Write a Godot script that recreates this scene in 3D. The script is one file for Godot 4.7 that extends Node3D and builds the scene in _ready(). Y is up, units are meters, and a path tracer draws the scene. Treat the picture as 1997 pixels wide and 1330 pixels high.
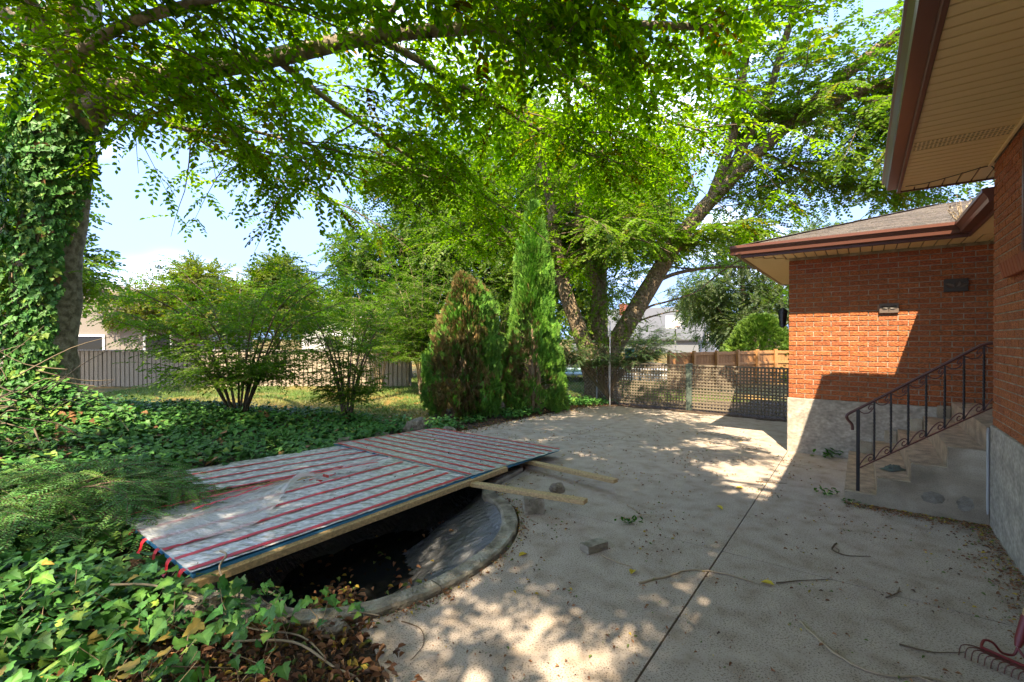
extends Node3D
# Backyard patio of a brick bungalow: covered pond, ivy bed, beech overhead.
# World: camera stands at x=0, z=0 and looks along -z. HT turns house axes into the world:
# local x runs into the house along the wing wall, local -z runs away along the main wall.

const EYE := 1.6
const CORNER := Vector3(4.06, 0, -3.96)      # outer corner of the main house wall
const PLAT := Vector3(-1.90, 0, -2.77)       # near corner of the pond cover
var SUN := Vector3(0.30, -1.42, -1.06)       # the way the light travels
var rng := RandomNumberGenerator.new()
var HB: Basis
var M := {}
var used := {}
var noise := FastNoiseLite.new()
var patio_poly := PackedVector2Array()
var pond_poly := PackedVector2Array()
var coping_poly := PackedVector2Array()

# ------------------------------------------------------------------ mesh builder
class MB:
	var v := PackedVector3Array()
	var n := PackedVector3Array()
	var c := PackedColorArray()
	var t := PackedVector2Array()
	var col := Color(1, 1, 1)

	func vert(p: Vector3, nn: Vector3, uv := Vector2.ZERO):
		v.append(p); n.append(nn); c.append(col); t.append(uv)

	func tri(a: Vector3, b: Vector3, d: Vector3):
		var nn := (b - a).cross(d - a).normalized()
		vert(a, nn); vert(d, nn); vert(b, nn)

	func quad(a: Vector3, b: Vector3, d: Vector3, e: Vector3):
		tri(a, b, d); tri(a, d, e)

	func quad_uv(a: Vector3, b: Vector3, d: Vector3, e: Vector3, o: Vector2, w: float, h: float):
		var nn := (b - a).cross(d - a).normalized()
		var ua := o
		var ub := o + Vector2(w, 0)
		var ud := o + Vector2(w, h)
		var ue := o + Vector2(0, h)
		vert(a, nn, ua); vert(d, nn, ud); vert(b, nn, ub)
		vert(a, nn, ua); vert(e, nn, ue); vert(d, nn, ud)

	func stri(a: Vector3, b: Vector3, d: Vector3, na: Vector3, nb: Vector3, nd: Vector3):
		vert(a, na); vert(d, nd); vert(b, nb)

	func box(center: Vector3, size: Vector3, bs := Basis.IDENTITY):
		var h := size / 2.0
		var p := []
		for i in 8:
			p.append(center + bs * Vector3(h.x * (1 if i & 1 else -1), h.y * (1 if i & 2 else -1), h.z * (1 if i & 4 else -1)))
		quad(p[4], p[5], p[7], p[6]); quad(p[1], p[0], p[2], p[3])
		quad(p[5], p[1], p[3], p[7]); quad(p[0], p[4], p[6], p[2])
		quad(p[6], p[7], p[3], p[2]); quad(p[0], p[1], p[5], p[4])

	# box with all edges chamfered
	func cbox(center: Vector3, size: Vector3, ch: float, bs := Basis.IDENTITY):
		var h := size / 2.0
		var f := func(sx: float, sy: float, sz: float, ax: int) -> Vector3:
			var q := Vector3(sx * (h.x - ch), sy * (h.y - ch), sz * (h.z - ch))
			q[ax] += [sx, sy, sz][ax] * ch
			return center + bs * q
		for s in [-1.0, 1.0]:
			var fx := [f.call(s, -1, -1, 0), f.call(s, 1, -1, 0), f.call(s, 1, 1, 0), f.call(s, -1, 1, 0)]
			var fy := [f.call(-1, s, -1, 1), f.call(-1, s, 1, 1), f.call(1, s, 1, 1), f.call(1, s, -1, 1)]
			var fz := [f.call(-1, -1, s, 2), f.call(1, -1, s, 2), f.call(1, 1, s, 2), f.call(-1, 1, s, 2)]
			for ff in [fx, fy, fz]:
				if s > 0: quad(ff[0], ff[1], ff[2], ff[3])
				else: quad(ff[3], ff[2], ff[1], ff[0])
		for i in 3:
			var j := (i + 1) % 3
			for si in [-1.0, 1.0]:
				for sj in [-1.0, 1.0]:
					var k := (i + 2) % 3
					var s1 := [0.0, 0.0, 0.0]; s1[i] = si; s1[j] = sj; s1[k] = -1.0
					var s2 := [0.0, 0.0, 0.0]; s2[i] = si; s2[j] = sj; s2[k] = 1.0
					var a: Vector3 = f.call(s1[0], s1[1], s1[2], i)
					var b: Vector3 = f.call(s1[0], s1[1], s1[2], j)
					var d: Vector3 = f.call(s2[0], s2[1], s2[2], j)
					var e: Vector3 = f.call(s2[0], s2[1], s2[2], i)
					if si * sj > 0: quad(a, b, d, e)
					else: quad(e, d, b, a)
		for sx in [-1.0, 1.0]:
			for sy in [-1.0, 1.0]:
				for sz in [-1.0, 1.0]:
					var a: Vector3 = f.call(sx, sy, sz, 0)
					var b: Vector3 = f.call(sx, sy, sz, 1)
					var d: Vector3 = f.call(sx, sy, sz, 2)
					if sx * sy * sz > 0: tri(a, b, d)
					else: tri(d, b, a)

	func tube(pts: Array, rad: Array, sides := 6, cap := true, wob := 0.0, nz: FastNoiseLite = null):
		var rings := []
		var nrm := []
		var up := Vector3.UP
		var m := pts.size()
		for i in m:
			var d: Vector3 = (pts[mini(i + 1, m - 1)] - pts[maxi(i - 1, 0)]).normalized()
			if i == 0:
				up = Vector3.RIGHT if absf(d.y) > 0.9 else Vector3.UP
			var s := d.cross(up).normalized()
			up = s.cross(d).normalized()
			var r := []
			var q := []
			for k in sides:
				var a := TAU * k / sides
				var o := s * cos(a) + up * sin(a)
				var rr: float = rad[i]
				if nz and wob > 0.0:
					rr *= 1.0 + wob * nz.get_noise_3dv((pts[i] + o * rad[i]) * 60.0)
				r.append(pts[i] + o * rr); q.append(o)
			rings.append(r); nrm.append(q)
		for i in m - 1:
			for k in sides:
				var l := (k + 1) % sides
				stri(rings[i][k], rings[i + 1][l], rings[i][l], nrm[i][k], nrm[i + 1][l], nrm[i][l])
				stri(rings[i][k], rings[i + 1][k], rings[i + 1][l], nrm[i][k], nrm[i + 1][k], nrm[i + 1][l])
		if cap:
			for k in range(1, sides - 1):
				tri(rings[0][0], rings[0][k], rings[0][k + 1])
				tri(rings[m - 1][0], rings[m - 1][k + 1], rings[m - 1][k])

	# pointed leaf, folded a little along its midrib
	func leaf(base: Vector3, dir: Vector3, nrm: Vector3, l: float, w: float, fold := 0.18):
		var s := dir.cross(nrm).normalized()
		var u := s.cross(dir).normalized()
		var tip := base + dir * l - u * l * 0.10
		var m1 := base + dir * l * 0.30
		var m2 := base + dir * l * 0.68
		var l1 := m1 + s * w * 0.46 + u * w * fold
		var l2 := m2 + s * w * 0.42 + u * w * fold * 0.8
		var r1 := m1 - s * w * 0.46 + u * w * fold
		var r2 := m2 - s * w * 0.42 + u * w * fold * 0.8
		tri(base, tip, l2); tri(base, l2, l1)
		tri(base, r2, tip); tri(base, r1, r2)

	# leaf outline given as (along, across) pairs of one half, from base to tip
	func lobed(base: Vector3, dir: Vector3, nrm: Vector3, l: float, half: Array, fold := 0.12, curl := 0.0, twist := 0.0):
		var s := dir.cross(nrm).normalized()
		var u := s.cross(dir).normalized()
		var mid := base + dir * l * 0.30 - u * l * 0.03
		var own := col
		var pale := Color(minf(1.0, col.r * 1.7 + 0.02 * col.g), minf(1.0, col.g * 1.45), minf(1.0, col.b * 1.6))
		for sg in [1.0, -1.0]:
			var prev := base
			var i := 0
			for h in half:
				var bend: float = curl * (h[0] * h[0] * 0.9 + (0.35 if i % 2 == 0 else -0.15) * absf(h[1])) * (1.0 + 0.5 * sg * twist)
				var q: Vector3 = base + dir * l * h[0] + s * l * h[1] * sg * (1.0 + 0.14 * sg * twist) + u * l * (absf(h[1]) * fold - 0.10 * h[0] * h[0] - bend)
				var a := mid
				var nn: Vector3 = (q - a).cross(prev - a).normalized() * sg
				if sg > 0:
					col = pale; vert(a, nn); col = own; vert(prev, nn); vert(q, nn)
				else:
					col = pale; vert(a, nn); col = own; vert(q, nn); vert(prev, nn)
				prev = q
				i += 1
		col = own

	func mesh(mat: Material) -> ArrayMesh:
		var am := ArrayMesh.new()
		add_to(am, mat)
		return am

	func add_to(am: ArrayMesh, mat: Material):
		if v.is_empty(): return
		var arr := []
		arr.resize(Mesh.ARRAY_MAX)
		arr[Mesh.ARRAY_VERTEX] = v
		arr[Mesh.ARRAY_NORMAL] = n
		arr[Mesh.ARRAY_COLOR] = c
		arr[Mesh.ARRAY_TEX_UV] = t
		am.add_surface_from_arrays(Mesh.PRIMITIVE_TRIANGLES, arr)
		am.surface_set_material(am.get_surface_count() - 1, mat)

const IVY_HALF := [[-0.10, 0.14], [0.02, 0.40], [0.12, 0.52], [0.30, 0.30], [0.50, 0.34], [0.72, 0.16], [1.0, 0.0]]

# ------------------------------------------------------------------ nodes
func numbered(called: String) -> String:
	if not used.has(called):
		used[called] = 0
		return called
	used[called] += 1
	return "%s_%03d" % [called, used[called]]

func thing(called: String, label: String, category: String, at := Vector3.ZERO, turn := 0.0, group := "") -> Node3D:
	var o := Node3D.new()
	o.name = numbered(called)
	add_child(o)
	o.position = at
	o.rotation.y = turn
	tag(o, label, category, group)
	return o

func tag(o: Node, label: String, category: String, group := "", kind := ""):
	o.set_meta("label", label)
	if category: o.set_meta("category", category)
	if group: o.set_meta("group", group)
	if kind: o.set_meta("kind", kind)

func part(called: String, mesh: Mesh, parent: Node, xf := Transform3D.IDENTITY, kind := "") -> MeshInstance3D:
	var o := MeshInstance3D.new()
	o.mesh = mesh
	o.name = called
	if parent == self: o.name = numbered(called)
	parent.add_child(o, true)
	o.transform = xf
	if kind: o.set_meta("kind", kind)
	return o

func struct(called: String, mesh: Mesh, label: String) -> MeshInstance3D:
	var o := part(called, mesh, self)
	o.set_meta("kind", "structure")
	o.set_meta("label", label)
	return o

func multi(called: String, mesh: Mesh, xf: Array, cols: Array, parent: Node, kind := "stuff") -> MultiMeshInstance3D:
	var mm := MultiMesh.new()
	mm.transform_format = MultiMesh.TRANSFORM_3D
	mm.use_colors = true
	mm.mesh = mesh
	mm.instance_count = xf.size()
	for i in xf.size():
		mm.set_instance_transform(i, xf[i])
		mm.set_instance_color(i, cols[i])
	var o := MultiMeshInstance3D.new()
	o.multimesh = mm
	o.name = called
	if parent == self: o.name = numbered(called)
	parent.add_child(o, true)
	if kind: o.set_meta("kind", kind)
	return o

# ------------------------------------------------------------------ small maths
func ss(a: float, b: float, x: float) -> float:
	var k := clampf((x - a) / (b - a), 0.0, 1.0)
	return k * k * (3.0 - 2.0 * k)

func rr(a: float, b: float) -> float:
	return rng.randf_range(a, b)

func rdir() -> Vector3:
	var z := rr(-1, 1)
	var a := rr(0, TAU)
	var k := sqrt(1.0 - z * z)
	return Vector3(k * cos(a), z, k * sin(a))

# a basis whose x runs along dir and whose y leans towards up
func along(dir: Vector3, up: Vector3, s := 1.0) -> Basis:
	var x := dir.normalized()
	var z := x.cross(up)
	if z.length() < 0.01: z = x.cross(Vector3(0.3, 0.2, 0.9))
	z = z.normalized()
	return Basis(x * s, z.cross(x) * s, z * s)

func house(a: float, y: float, b: float) -> Vector3:
	return CORNER + HB * Vector3(a, y, -b)

func to_house(p: Vector3) -> Vector3:      # x = a, y, z = -b
	return HB.inverse() * (p - CORNER)

func lin(r: float, g: float, b: float) -> Color:   # base colour given as linear values
	return Color(r, g, b).linear_to_srgb()

func tone(c: Color, k: float) -> Color:
	return Color(c.r * k, c.g * k, c.b * k)

func smooth_path(pts: Array, per := 6) -> Array:
	var cv := Curve3D.new()
	for i in pts.size():
		var d: Vector3 = (pts[mini(i + 1, pts.size() - 1)] - pts[maxi(i - 1, 0)]) / 6.0
		cv.add_point(pts[i], -d, d)
	var out := []
	for i in pts.size() - 1:
		for k in per:
			out.append(cv.sample(i, float(k) / per))
	out.append(pts[-1])
	return out

func tapers(n: int, a: float, b: float, flare := 0.0) -> Array:
	var out := []
	for i in n:
		var k := float(i) / maxf(1.0, n - 1)
		out.append(lerpf(a, b, k) + flare * exp(-k * 14.0))
	return out

# ------------------------------------------------------------------ materials
func ntex(freq: float, cols: Array, offs: Array, size := 512, kind := FastNoiseLite.TYPE_SIMPLEX_SMOOTH, oct := 5, sd := 1, stretch := 1.0) -> Texture2D:
	var nz := FastNoiseLite.new()
	nz.noise_type = kind
	nz.frequency = freq
	nz.fractal_octaves = oct
	nz.seed = sd
	if kind == FastNoiseLite.TYPE_CELLULAR:
		nz.cellular_return_type = FastNoiseLite.RETURN_DISTANCE2_SUB
	var im := Image.create(size, size, false, Image.FORMAT_RGBA8)
	var g := Gradient.new()
	g.offsets = PackedFloat32Array(offs)
	g.colors = PackedColorArray(cols)
	var src := nz.get_seamless_image(size, size)
	if stretch != 1.0:
		var s2 := Image.create(size, size, false, src.get_format())
		for y in size:
			for x in size:
				s2.set_pixel(x, y, src.get_pixel(int(x / stretch) % size, y))
		src = s2
	var lut := []
	for i in 256: lut.append(g.sample(i / 255.0))
	for y in size:
		for x in size:
			im.set_pixel(x, y, lut[int(src.get_pixel(x, y).r * 255.0)])
	return ImageTexture.create_from_image(im)

func gray(a: float, b: float) -> Array:
	return [Color(a, a, a), Color(b, b, b)]

func mat(called: String, c: Color, rough := 0.85, vcol := false) -> StandardMaterial3D:
	var m := StandardMaterial3D.new()
	m.resource_name = called
	m.albedo_color = c
	m.roughness = rough
	m.vertex_color_use_as_albedo = vcol
	M[called] = m
	return m

func textured(m: StandardMaterial3D, albedo: Texture2D, scale: float, detail: Texture2D = null, dscale := 1.0, bump: Texture2D = null, depth := 0.0):
	m.uv1_triplanar = true
	m.uv1_world_triplanar = true
	m.uv1_scale = Vector3.ONE * scale
	m.albedo_texture = albedo
	if detail:
		m.detail_enabled = true
		m.detail_albedo = detail
		m.detail_blend_mode = BaseMaterial3D.BLEND_MODE_MUL
		m.detail_uv_layer = BaseMaterial3D.DETAIL_UV_2
		m.uv2_triplanar = true
		m.uv2_world_triplanar = true
		m.uv2_scale = Vector3.ONE * dscale
	if bump:
		m.heightmap_enabled = true
		m.heightmap_texture = bump
		m.heightmap_scale = depth

func leafy(called: String, rough: float, back: Color) -> StandardMaterial3D:
	var m := mat(called, Color(1, 1, 1), rough, true)
	m.backlight_enabled = true
	m.backlight = back
	m.cull_mode = BaseMaterial3D.CULL_DISABLED
	return m

func make_materials():
	var speck := ntex(0.09, [Color(0.62, 0.61, 0.59), Color(0.92, 0.92, 0.91), Color(1, 1, 1), Color(1, 1, 1)], [0.0, 0.30, 0.42, 1.0], 512, FastNoiseLite.TYPE_SIMPLEX, 4, 3)
	var patch := ntex(0.012, [Color(0.66, 0.64, 0.60), Color(0.84, 0.82, 0.78), Color(1, 1, 0.98)], [0.2, 0.5, 0.8], 512, FastNoiseLite.TYPE_SIMPLEX_SMOOTH, 6, 5)
	var rough_b := ntex(0.06, gray(0, 1), [0.0, 1.0], 512, FastNoiseLite.TYPE_SIMPLEX, 5, 9)
	var soft := ntex(0.02, gray(0.78, 1.0), [0.2, 0.8], 512, FastNoiseLite.TYPE_SIMPLEX_SMOOTH, 5, 15)
	var stain := ntex(0.014, [Color(0.85, 0.825, 0.79), Color(0.92, 0.905, 0.885), Color(0.955, 0.95, 0.94), Color(1, 0.99, 0.975)], [0.15, 0.34, 0.6, 0.9], 1024, FastNoiseLite.TYPE_SIMPLEX, 7, 6)
	var grit := ntex(0.10, [Color(0.48, 0.46, 0.43), Color(0.72, 0.70, 0.67), Color(0.95, 0.945, 0.94), Color(1, 1, 1), Color(1, 1, 1)], [0.05, 0.24, 0.31, 0.5, 1.0], 1024, FastNoiseLite.TYPE_SIMPLEX, 5, 13)
	M.patch_tex = patch; M.speck_tex = speck; M.rough_tex = rough_b; M.soft_tex = soft
	var m := mat("concrete", lin(0.46, 0.39, 0.325), 0.92)
	textured(m, stain, 0.23, grit, 0.62, rough_b, 0.10)
	m = mat("concrete_pale", lin(0.50, 0.435, 0.335), 0.92)
	textured(m, patch, 0.4, speck, 1.9, rough_b, 0.5)
	m = mat("step_concrete", lin(0.47, 0.355, 0.23), 0.94)
	textured(m, soft, 0.7, grit, 0.9, rough_b, 0.4)
	m = mat("parging", lin(0.62, 0.55, 0.44), 0.9)
	textured(m, soft, 0.5, soft, 2.2, rough_b, 0.3)
	m = mat("coping", lin(0.40, 0.365, 0.30), 0.92)
	textured(m, patch, 0.9, speck, 2.0, rough_b, 1.0)
	m = mat("cement_patch", lin(0.36, 0.335, 0.285), 0.95)
	textured(m, patch, 0.9, speck, 2.0, rough_b, 1.0)
	m = mat("stone", lin(0.34, 0.29, 0.23), 0.9)
	textured(m, patch, 1.5, speck, 2.5, rough_b, 2.0)
	m = mat("earth", lin(0.105, 0.068, 0.042), 0.95)
	textured(m, patch, 0.8, speck, 1.7, rough_b, 3.0)
	var lawn_t := ntex(0.01, [Color(0.50, 0.55, 0.28), Color(0.78, 0.70, 0.42), Color(0.95, 0.78, 0.50)], [0.3, 0.55, 0.75], 512, FastNoiseLite.TYPE_SIMPLEX_SMOOTH, 5, 21)
	m = mat("lawn", lin(0.30, 0.26, 0.13), 0.95)
	textured(m, lawn_t, 0.16, speck, 0.9, rough_b, 4.0)
	# masonry
	var rug := ntex(0.035, gray(0, 1), [0.25, 0.75], 512, FastNoiseLite.TYPE_SIMPLEX, 5, 31, 3.0)
	var rugc := ntex(0.03, [Color(0.72, 0.70, 0.68), Color(0.92, 0.91, 0.9), Color(1, 1, 1)], [0.25, 0.5, 0.75], 512, FastNoiseLite.TYPE_SIMPLEX, 5, 33, 2.0)
	m = mat("brick", Color(1, 1, 1), 0.88, true)
	m.albedo_texture = rugc
	m.uv1_scale = Vector3(3.0, 3.0, 1)
	m.heightmap_enabled = true
	m.heightmap_texture = rug
	m.heightmap_scale = 0.55
	m = mat("mortar", lin(0.52, 0.44, 0.34), 0.95)
	textured(m, patch, 1.5, speck, 3.0, rough_b, 1.0)
	m = mat("soffit", lin(0.80, 0.61, 0.30), 0.55)
	m = mat("fascia", lin(0.115, 0.042, 0.026), 0.4)
	m = mat("gutter", lin(0.13, 0.052, 0.035), 0.32)
	m = mat("gutter_pale", lin(0.22, 0.16, 0.11), 0.5)
	m = mat("shingle", Color(1, 1, 1), 0.95, true)
	textured(m, soft, 3.0, speck, 3.0, rough_b, 1.0)
	m = mat("iron_brown", lin(0.10, 0.034, 0.024), 0.38)
	m = mat("iron_black", lin(0.014, 0.013, 0.013), 0.35)
	m = mat("bronze", lin(0.15, 0.11, 0.085), 0.5)
	m.metallic = 0.3
	m = mat("dark_plaque", lin(0.055, 0.042, 0.030), 0.5)
	m = mat("caulk", lin(0.42, 0.42, 0.39), 0.8)
	m = mat("glass_dark", lin(0.02, 0.022, 0.025), 0.08)
	m = mat("white_paint", lin(0.78, 0.78, 0.76), 0.6)
	m = mat("rope", lin(0.10, 0.06, 0.03), 0.8)
	# timber
	var grain := ntex(0.02, [Color(0.72, 0.66, 0.58), Color(0.93, 0.91, 0.88), Color(1, 1, 1)], [0.2, 0.5, 0.8], 512, FastNoiseLite.TYPE_SIMPLEX, 5, 41, 6.0)
	M.grain_tex = grain
	m = mat("lumber", lin(0.62, 0.43, 0.20), 0.7)
	textured(m, soft, 4.0, speck, 0.8)
	m = mat("osb", lin(0.45, 0.30, 0.12), 0.8)
	textured(m, ntex(0.05, [Color(0.6, 0.55, 0.45), Color(0.9, 0.85, 0.75), Color(1, 1, 0.95)], [0.3, 0.5, 0.7], 256, FastNoiseLite.TYPE_CELLULAR, 2, 43), 1.5)
	m = mat("grey_board", Color(1, 1, 1), 0.9, true)
	textured(m, soft, 3.0, speck, 1.5)
	m = mat("cedar_board", Color(1, 1, 1), 0.8, true)
	textured(m, soft, 2.0, speck, 1.0)
	m = mat("lattice", lin(0.23, 0.185, 0.125), 0.85)
	textured(m, soft, 2.5, speck, 1.3)
	m = mat("green_post", lin(0.115, 0.15, 0.115), 0.7)
	textured(m, soft, 3.0, speck, 1.3)
	m = mat("steel", lin(0.45, 0.46, 0.47), 0.45)
	m.metallic = 0.7
	# pond cover
	var crink := ntex(0.02, gray(0, 1), [0.1, 0.9], 512, FastNoiseLite.TYPE_SIMPLEX_SMOOTH, 4, 51, 2.0)
	m = mat("film", lin(0.70, 0.69, 0.65), 0.17)
	textured(m, soft, 1.2, null, 1.0, crink, 0.8)
	m.metallic_specular = 0.7
	m = mat("tape", lin(0.55, 0.022, 0.03), 0.45)
	m = mat("blue_foam", lin(0.035, 0.20, 0.36), 0.7)
	m = mat("loose_film", Color(lin(0.80, 0.79, 0.78), 0.48), 0.28)
	m.transparency = BaseMaterial3D.TRANSPARENCY_ALPHA
	m.cull_mode = BaseMaterial3D.CULL_DISABLED
	m.heightmap_enabled = true; m.heightmap_texture = crink; m.heightmap_scale = 1.2
	m.uv1_triplanar = true; m.uv1_world_triplanar = true; m.uv1_scale = Vector3.ONE * 3.0
	m = mat("liner", lin(0.135, 0.137, 0.14), 0.33)
	m.metallic_specular = 0.6
	m.heightmap_enabled = true; m.heightmap_texture = crink; m.heightmap_scale = 2.2
	m.uv1_triplanar = true; m.uv1_world_triplanar = true; m.uv1_scale = Vector3(1.9, 1.9, 1.9)
	m = mat("pond_water", lin(0.02, 0.02, 0.018), 0.1)
	# plants
	var bark_t := ntex(0.02, [Color(0.62, 0.6, 0.56), Color(0.85, 0.83, 0.8), Color(1, 1, 1)], [0.25, 0.5, 0.75], 512, FastNoiseLite.TYPE_SIMPLEX, 6, 61)
	m = mat("beech_bark", lin(0.31, 0.255, 0.19), 0.9)
	textured(m, bark_t, 0.7, speck, 1.0, rough_b, 0.8)
	var furrow := ntex(0.018, gray(0, 1), [0.2, 0.8], 512, FastNoiseLite.TYPE_SIMPLEX, 4, 63, 0.4)
	m = mat("maple_bark", lin(0.37, 0.28, 0.18), 0.95)
	textured(m, bark_t, 1.0, speck, 1.5, furrow, 5.0)
	m = mat("twig", lin(0.13, 0.09, 0.055), 0.9)
	m = mat("pale_twig", lin(0.36, 0.28, 0.18), 0.9)
	m = mat("dry_stem", lin(0.34, 0.25, 0.15), 0.9)
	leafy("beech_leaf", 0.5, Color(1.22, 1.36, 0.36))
	leafy("maple_leaf", 0.5, Color(1.0, 1.12, 0.38))
	leafy("shrub_leaf", 0.5, Color(1.0, 1.15, 0.36))
	leafy("ivy_leaf", 0.5, Color(0.35, 0.50, 0.12))
	M.ivy_leaf.metallic_specular = 0.35
	leafy("needle", 0.6, Color(0.45, 0.60, 0.18))
	leafy("grass", 0.6, Color(0.5, 0.6, 0.2))
	mat("brush", lin(0.16, 0.12, 0.075), 0.95)
	mat("dead_leaf", Color(1, 1, 1), 0.9, true)
	# far things
	mat("roof_grey", lin(0.085, 0.09, 0.10), 0.9)
	mat("siding", lin(0.60, 0.60, 0.60), 0.8)
	mat("tan_siding", lin(0.21, 0.185, 0.16), 0.85)
	mat("tan_wall", lin(0.24, 0.19, 0.15), 0.85)
	mat("slate_wall", lin(0.16, 0.17, 0.18), 0.85)
	mat("pool_white", lin(0.72, 0.74, 0.75), 0.5)
	mat("pool_cover", lin(0.34, 0.27, 0.21), 0.8)
	mat("pale_blue", lin(0.42, 0.60, 0.66), 0.5)
	mat("net_green", lin(0.05, 0.14, 0.09), 0.8)
	mat("chair_green", lin(0.03, 0.14, 0.13), 0.6)
	mat("red_paint", lin(0.17, 0.020, 0.018), 0.45)
	mat("handle_wood", lin(0.42, 0.26, 0.11), 0.6)
	mat("hoop_grey", lin(0.45, 0.48, 0.52), 0.5)
	mat("orange_cloth", lin(0.62, 0.24, 0.08), 0.8)
	mat("car_dark", lin(0.03, 0.035, 0.045), 0.25)

func _ready():
	# ---- camera, sky, sun, exposure
	var cam := Camera3D.new()
	cam.name = "camera"
	cam.fov = 72.3
	cam.near = 0.05
	cam.far = 1200.0
	add_child(cam)
	cam.position = Vector3(0, EYE, 0)
	cam.rotation_degrees = Vector3(-0.32, 0, 0)
	cam.current = true
	var env := Environment.new()
	env.background_mode = Environment.BG_SKY
	var sky := Sky.new()
	var sm := ProceduralSkyMaterial.new()
	sm.sky_top_color = Color(0.575, 0.695, 0.94)
	sm.sky_horizon_color = Color(0.635, 0.75, 0.955)
	sm.sky_curve = 0.22
	sm.ground_bottom_color = Color(0.30, 0.29, 0.24)
	sm.ground_horizon_color = Color(0.62, 0.66, 0.64)
	sm.sun_angle_max = 50.0
	sm.sun_curve = 0.8
	sm.sky_energy_multiplier = 1.0
	sm.sky_cover = clouds()
	sm.sky_cover_modulate = Color(1, 1, 1, 1)
	sky.sky_material = sm
	env.sky = sky
	env.background_energy_multiplier = 0.275
	env.tonemap_mode = Environment.TONE_MAPPER_LINEAR
	env.tonemap_exposure = 9.2
	env.sdfgi_enabled = true
	env.ssao_enabled = true
	env.ssil_enabled = true
	var we := WorldEnvironment.new()
	we.name = "world_environment"
	we.environment = env
	add_child(we)
	var sun := DirectionalLight3D.new()
	sun.name = "sun"
	sun.light_energy = 0.60
	sun.light_angular_distance = 0.53
	sun.light_color = Color(1.0, 0.93, 0.82)
	sun.shadow_enabled = true
	add_child(sun)
	sun.look_at_from_position(Vector3.ZERO, SUN, Vector3.UP)

	# ---- shared things
	HB = Basis(Vector3.UP, -atan2(0.6, 0.8))
	rng.seed = 20240917
	noise.seed = 7
	noise.frequency = 0.02
	make_materials()
	make_outlines()
	# ---- large structure
	build_ground()
	build_patio()
	build_wing()
	build_main_house()
	build_steps()
	# ---- things
	build_pond()
	build_cover()
	build_fences()
	build_far()
	build_trees()
	build_bed()
	build_small()

func clouds() -> Texture2D:  # a few soft clouds, with cover added over the whole sky for fill light
	var nz := FastNoiseLite.new()
	nz.frequency = 0.011
	nz.fractal_octaves = 6
	nz.seed = 4
	var w := 512
	var h := 256
	var im := Image.create(w, h, false, Image.FORMAT_RGBA8)
	for y in h:
		var el := PI * (0.5 - (y + 0.5) / h)
		for x in w:
			var az := TAU * x / w
			var d := Vector3(cos(el) * cos(az), sin(el) * 2.4, cos(el) * sin(az))
			var k := ss(-0.06, 0.34, nz.get_noise_3dv(d * 130.0)) * ss(-0.02, 0.10, el)
			im.set_pixel(x, y, Color(1, 1, 1, k * 0.85))
	return ImageTexture.create_from_image(im)

func pv(a: Array) -> PackedVector2Array:
	var p := PackedVector2Array()
	for q in a: p.append(Vector2(q[0], q[1]))
	return p

func rounded(poly: PackedVector2Array, per := 6) -> PackedVector2Array:
	var out := PackedVector2Array()
	var n := poly.size()
	for i in n:
		for k in per:
			out.append(poly[i].cubic_interpolate(poly[(i + 1) % n], poly[(i - 1 + n) % n], poly[(i + 2) % n], float(k) / per))
	return out

func make_outlines():
	# inner edge of the pond (x, z)
	pond_poly = rounded(pv([[0.02, -5.75], [-0.24, -5.2], [-0.30, -4.78], [-0.13, -4.40], [-0.08, -4.02], [-0.15, -3.62], [-0.33, -3.28], [-0.58, -2.98], [-0.86, -2.78], [-1.15, -2.70],
		[-1.55, -2.82], [-1.95, -3.2], [-2.3, -3.8], [-2.2, -4.6], [-1.6, -5.4], [-0.9, -5.95], [-0.3, -6.1]]))
	var grown := Geometry2D.offset_polygon(pond_poly, 0.135, Geometry2D.JOIN_ROUND)
	coping_poly = grown[0]
	patio_poly = pv([[6.2, -8.55], [5.2, -8.95], [2.5, -11.15], [1.7, -10.9], [0.95, -10.15], [0.05, -9.15], [-0.62, -8.3], [-1.3, -7.75], [-1.5, -6.8], [-1.0, -4.5], [-0.95, -2.7], [-0.72, -2.42], [-0.58, -2.15],
		[-0.45, -1.3], [-0.5, 0.5], [-0.6, 5.0], [9.0, 5.0], [9.0, -6.0]])

func terrain(x: float, z: float) -> float:
	var bed := ss(-1.9, -6.2, x) * ss(-10.2, -7.0, z) * ss(3.0, -0.5, z)
	return 0.44 * bed + 0.02 * noise.get_noise_2d(x * 40.0, z * 40.0)

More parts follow.
